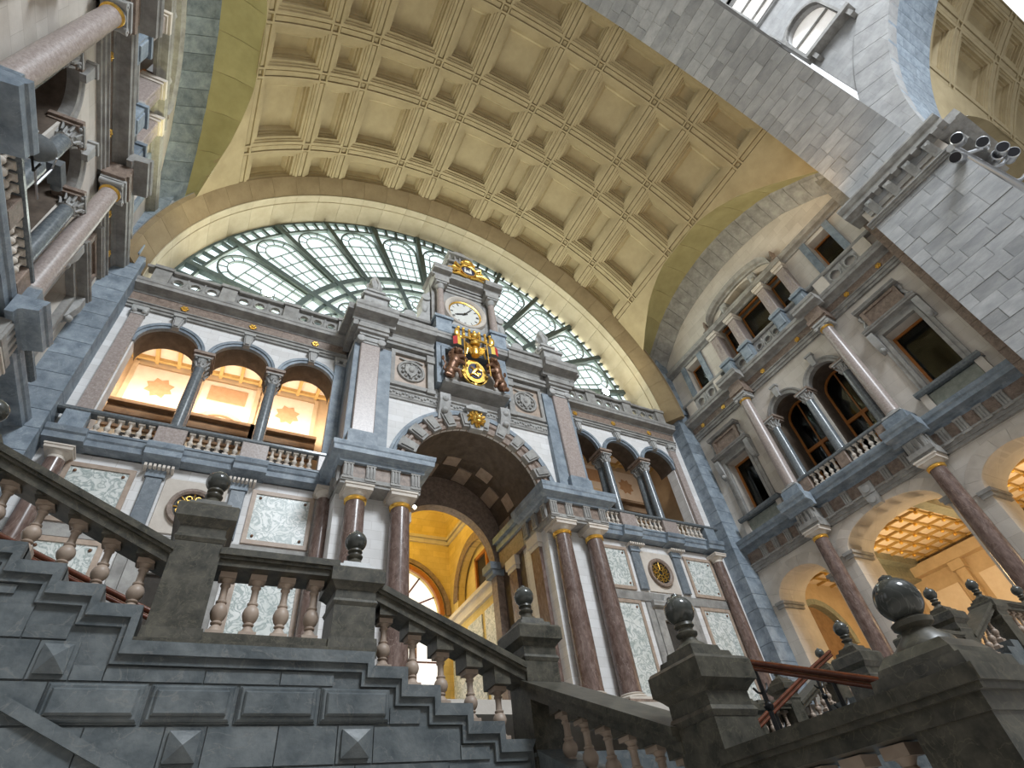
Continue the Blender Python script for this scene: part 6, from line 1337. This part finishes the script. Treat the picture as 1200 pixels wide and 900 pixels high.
# ---- brass bound wooden hand rails on iron posts
def handrail(label, pts, posts, o):
    t = thing('handrail', label, 'handrail', (o, 0.0), (0, 0, 0), 'wooden handrails on the stairs')
    L_ = lambda p: (p[0] - o[0], -(p[1] - o[1]), p[2] - o[2])
    for dz, r in ((0, 0.028), (-0.065, 0.022)): part('rail', M().tube([L_((p[0], p[1], p[2] + dz)) for p in pts], r, 10), 'mahogany', t)
    part('brass_strip', M().tube([L_((p[0], p[1], p[2] - 0.038)) for p in pts], 0.009, 6), 'bronze', t)
    for p in posts:
        m = M().tube([L_((p[0], p[1], p[2] - 0.9)), L_((p[0], p[1], p[2] - 0.08))], [0.03, 0.022], 8); m.ball(L_((p[0], p[1], p[2] - 0.42)), 0.05, 8, 6)
        m.tube([L_((p[0] + 0.12 * math.cos(a), p[1] + 0.02, p[2] - 0.2 + 0.1 * math.sin(a))) for a in (PI * k / 6 for k in range(7, 13))], 0.012, 5)
        part('iron_post', m, 'black_iron', t)
handrail('brown wooden handrail down the middle of the central flight', [(5.33, 4.75, 1.80), (5.33, 3.0, 1.02), (5.33, 1.6, 0.42)], [(5.33, 4.3, 1.6), (5.33, 3.5, 1.24)], (5.33, 3.5, 0))
handrail('brown wooden handrail climbing the right hand side flight', [(7.3, 6.3, 1.45), (9.0, 6.3, 2.22), (9.9, 6.3, 2.6)], [(7.9, 6.3, 1.72), (9.2, 6.3, 2.3)], (8, 6.3, 0))
handrail('brown wooden handrail seen between the balusters of the left flight', [(-2.4, 6.3, 3.33), (0.2, 6.3, 2.22)], [(-1.5, 6.3, 2.95), (-0.9, 6.3, 2.69)], (-1, 6.3, 0))
# ---- upper platform between the stairs and the end wall
struct('floor_platform', M(False).box(-5.9, 21.6, 8.4, 24, 2.15, 2.35).box(-5.9, -3.0, 2, 8.4, 2.15, 2.3).box(13.8, 21.6, 2, 8.4, 2.15, 2.3), 'pale_stone', W0, 'stone floor of the upper platform')
# ---- projectors on the ashlar pier and on the left balcony
t = thing('spotlight_bar', 'long silver tube carrying spotlights under the pier cornice', 'light bar', ((19.6, -0.9, 17.6), 0.0))
part('tube', M(False).tube([(-0.1, 0, 0), (4.6, -0.36, 0)], 0.15, 16), 'steel', t)
for q in (0.6, 2.0, 3.4): part('side_arm', M(False).tube([(q, -0.05, 0), (q + 0.5, -0.5, 0.05), (q + 0.7, -0.75, 0.25)], 0.07, 8), 'steel', t)
for q in (0.7, 1.6): part('hanger', M(False).tube([(q, -0.02, 0), (q, -0.02, 0.8)], 0.05, 8), 'steel', t)
for i, (dx, dy, dz) in enumerate(((0.3, 0.1, -0.22), (-0.12, -0.3, -0.02), (1.2, -0.62, 0.22), (2.0, -0.8, 0.12), (2.75, -0.85, 0.25), (2.3, -0.5, 0.3))):
    q = thing('spotlight', 'small silver cylinder spotlight on the tube under the pier cornice, %s' % ('first', 'second', 'third', 'fourth', 'fifth', 'sixth')[i] + ' from the corner', 'spotlight', ((19.6 + dx, -0.9 + dy, 17.6 + dz), 0.0), (0, 0, 0), 'spotlights under the pier cornice')
    part('body', lambda: M(False).lathe([(0.14, 0.3), (0.2, 0.22), (0.21, -0.3), (0.19, -0.32)], 16, ax='u'), 'steel', q, (0, 0, 0), 'spb'); part('lens', lambda: M(False).lathe([(0.18, -0.33), (0.17, -0.31)], 16, ax='u'), 'dark_lens', q, (0, 0, 0), 'spl')
    q.rotation_euler = (0, rad(-25), rad(-10 + 9 * i))
t = thing('projector', 'grey stage projector on a stand at the left balcony rail', 'projector', ((-5.1, 8.45, 11.65), 0.0))
part('stand', M(False).tube([(0, 0, 0), (0, 0, 0.75)], 0.03, 8).tube([(0, -0.35, 0.02), (0, 0.35, 0.02)], 0.025, 6).tube([(0, 0, 0.7), (0.1, -0.3, 0.7)], 0.02, 6), 'steel', t)
part('housing', M(False).box(-0.12, 0.14, -0.1, 0.42, 0.75, 0.98).lathe([(0.09, 0.42), (0.11, 0.56)], 14, (0, 0, 0.86), True, 'v'), 'canvas_grey', t)
t = thing('floodlight', 'clear domed floodlight with a small blue lamp on the left balcony', 'floodlight', ((-5.1, 7.75, 11.6), 0.0))
part('bowl', M(False).lathe([(0.05, 0.0), (0.2, 0.1), (0.27, 0.26), (0.29, 0.34)], 18), 'canvas_grey', t)
part('yoke', M(False).tube([(0, -0.36, 0.3), (0, -0.36, 0.0), (0, 0.36, 0.0), (0, 0.36, 0.3)], 0.025, 6), 'black_iron', t)
plain('blue_glow', (0.05, 0.1, 0.9), 0.4, emit=(0.1, 0.2, 1.0), estr=6.0)
part('indicator', M(False).ball((0.1, 0, 0.46), 0.07, 10, 6), 'blue_glow', t)
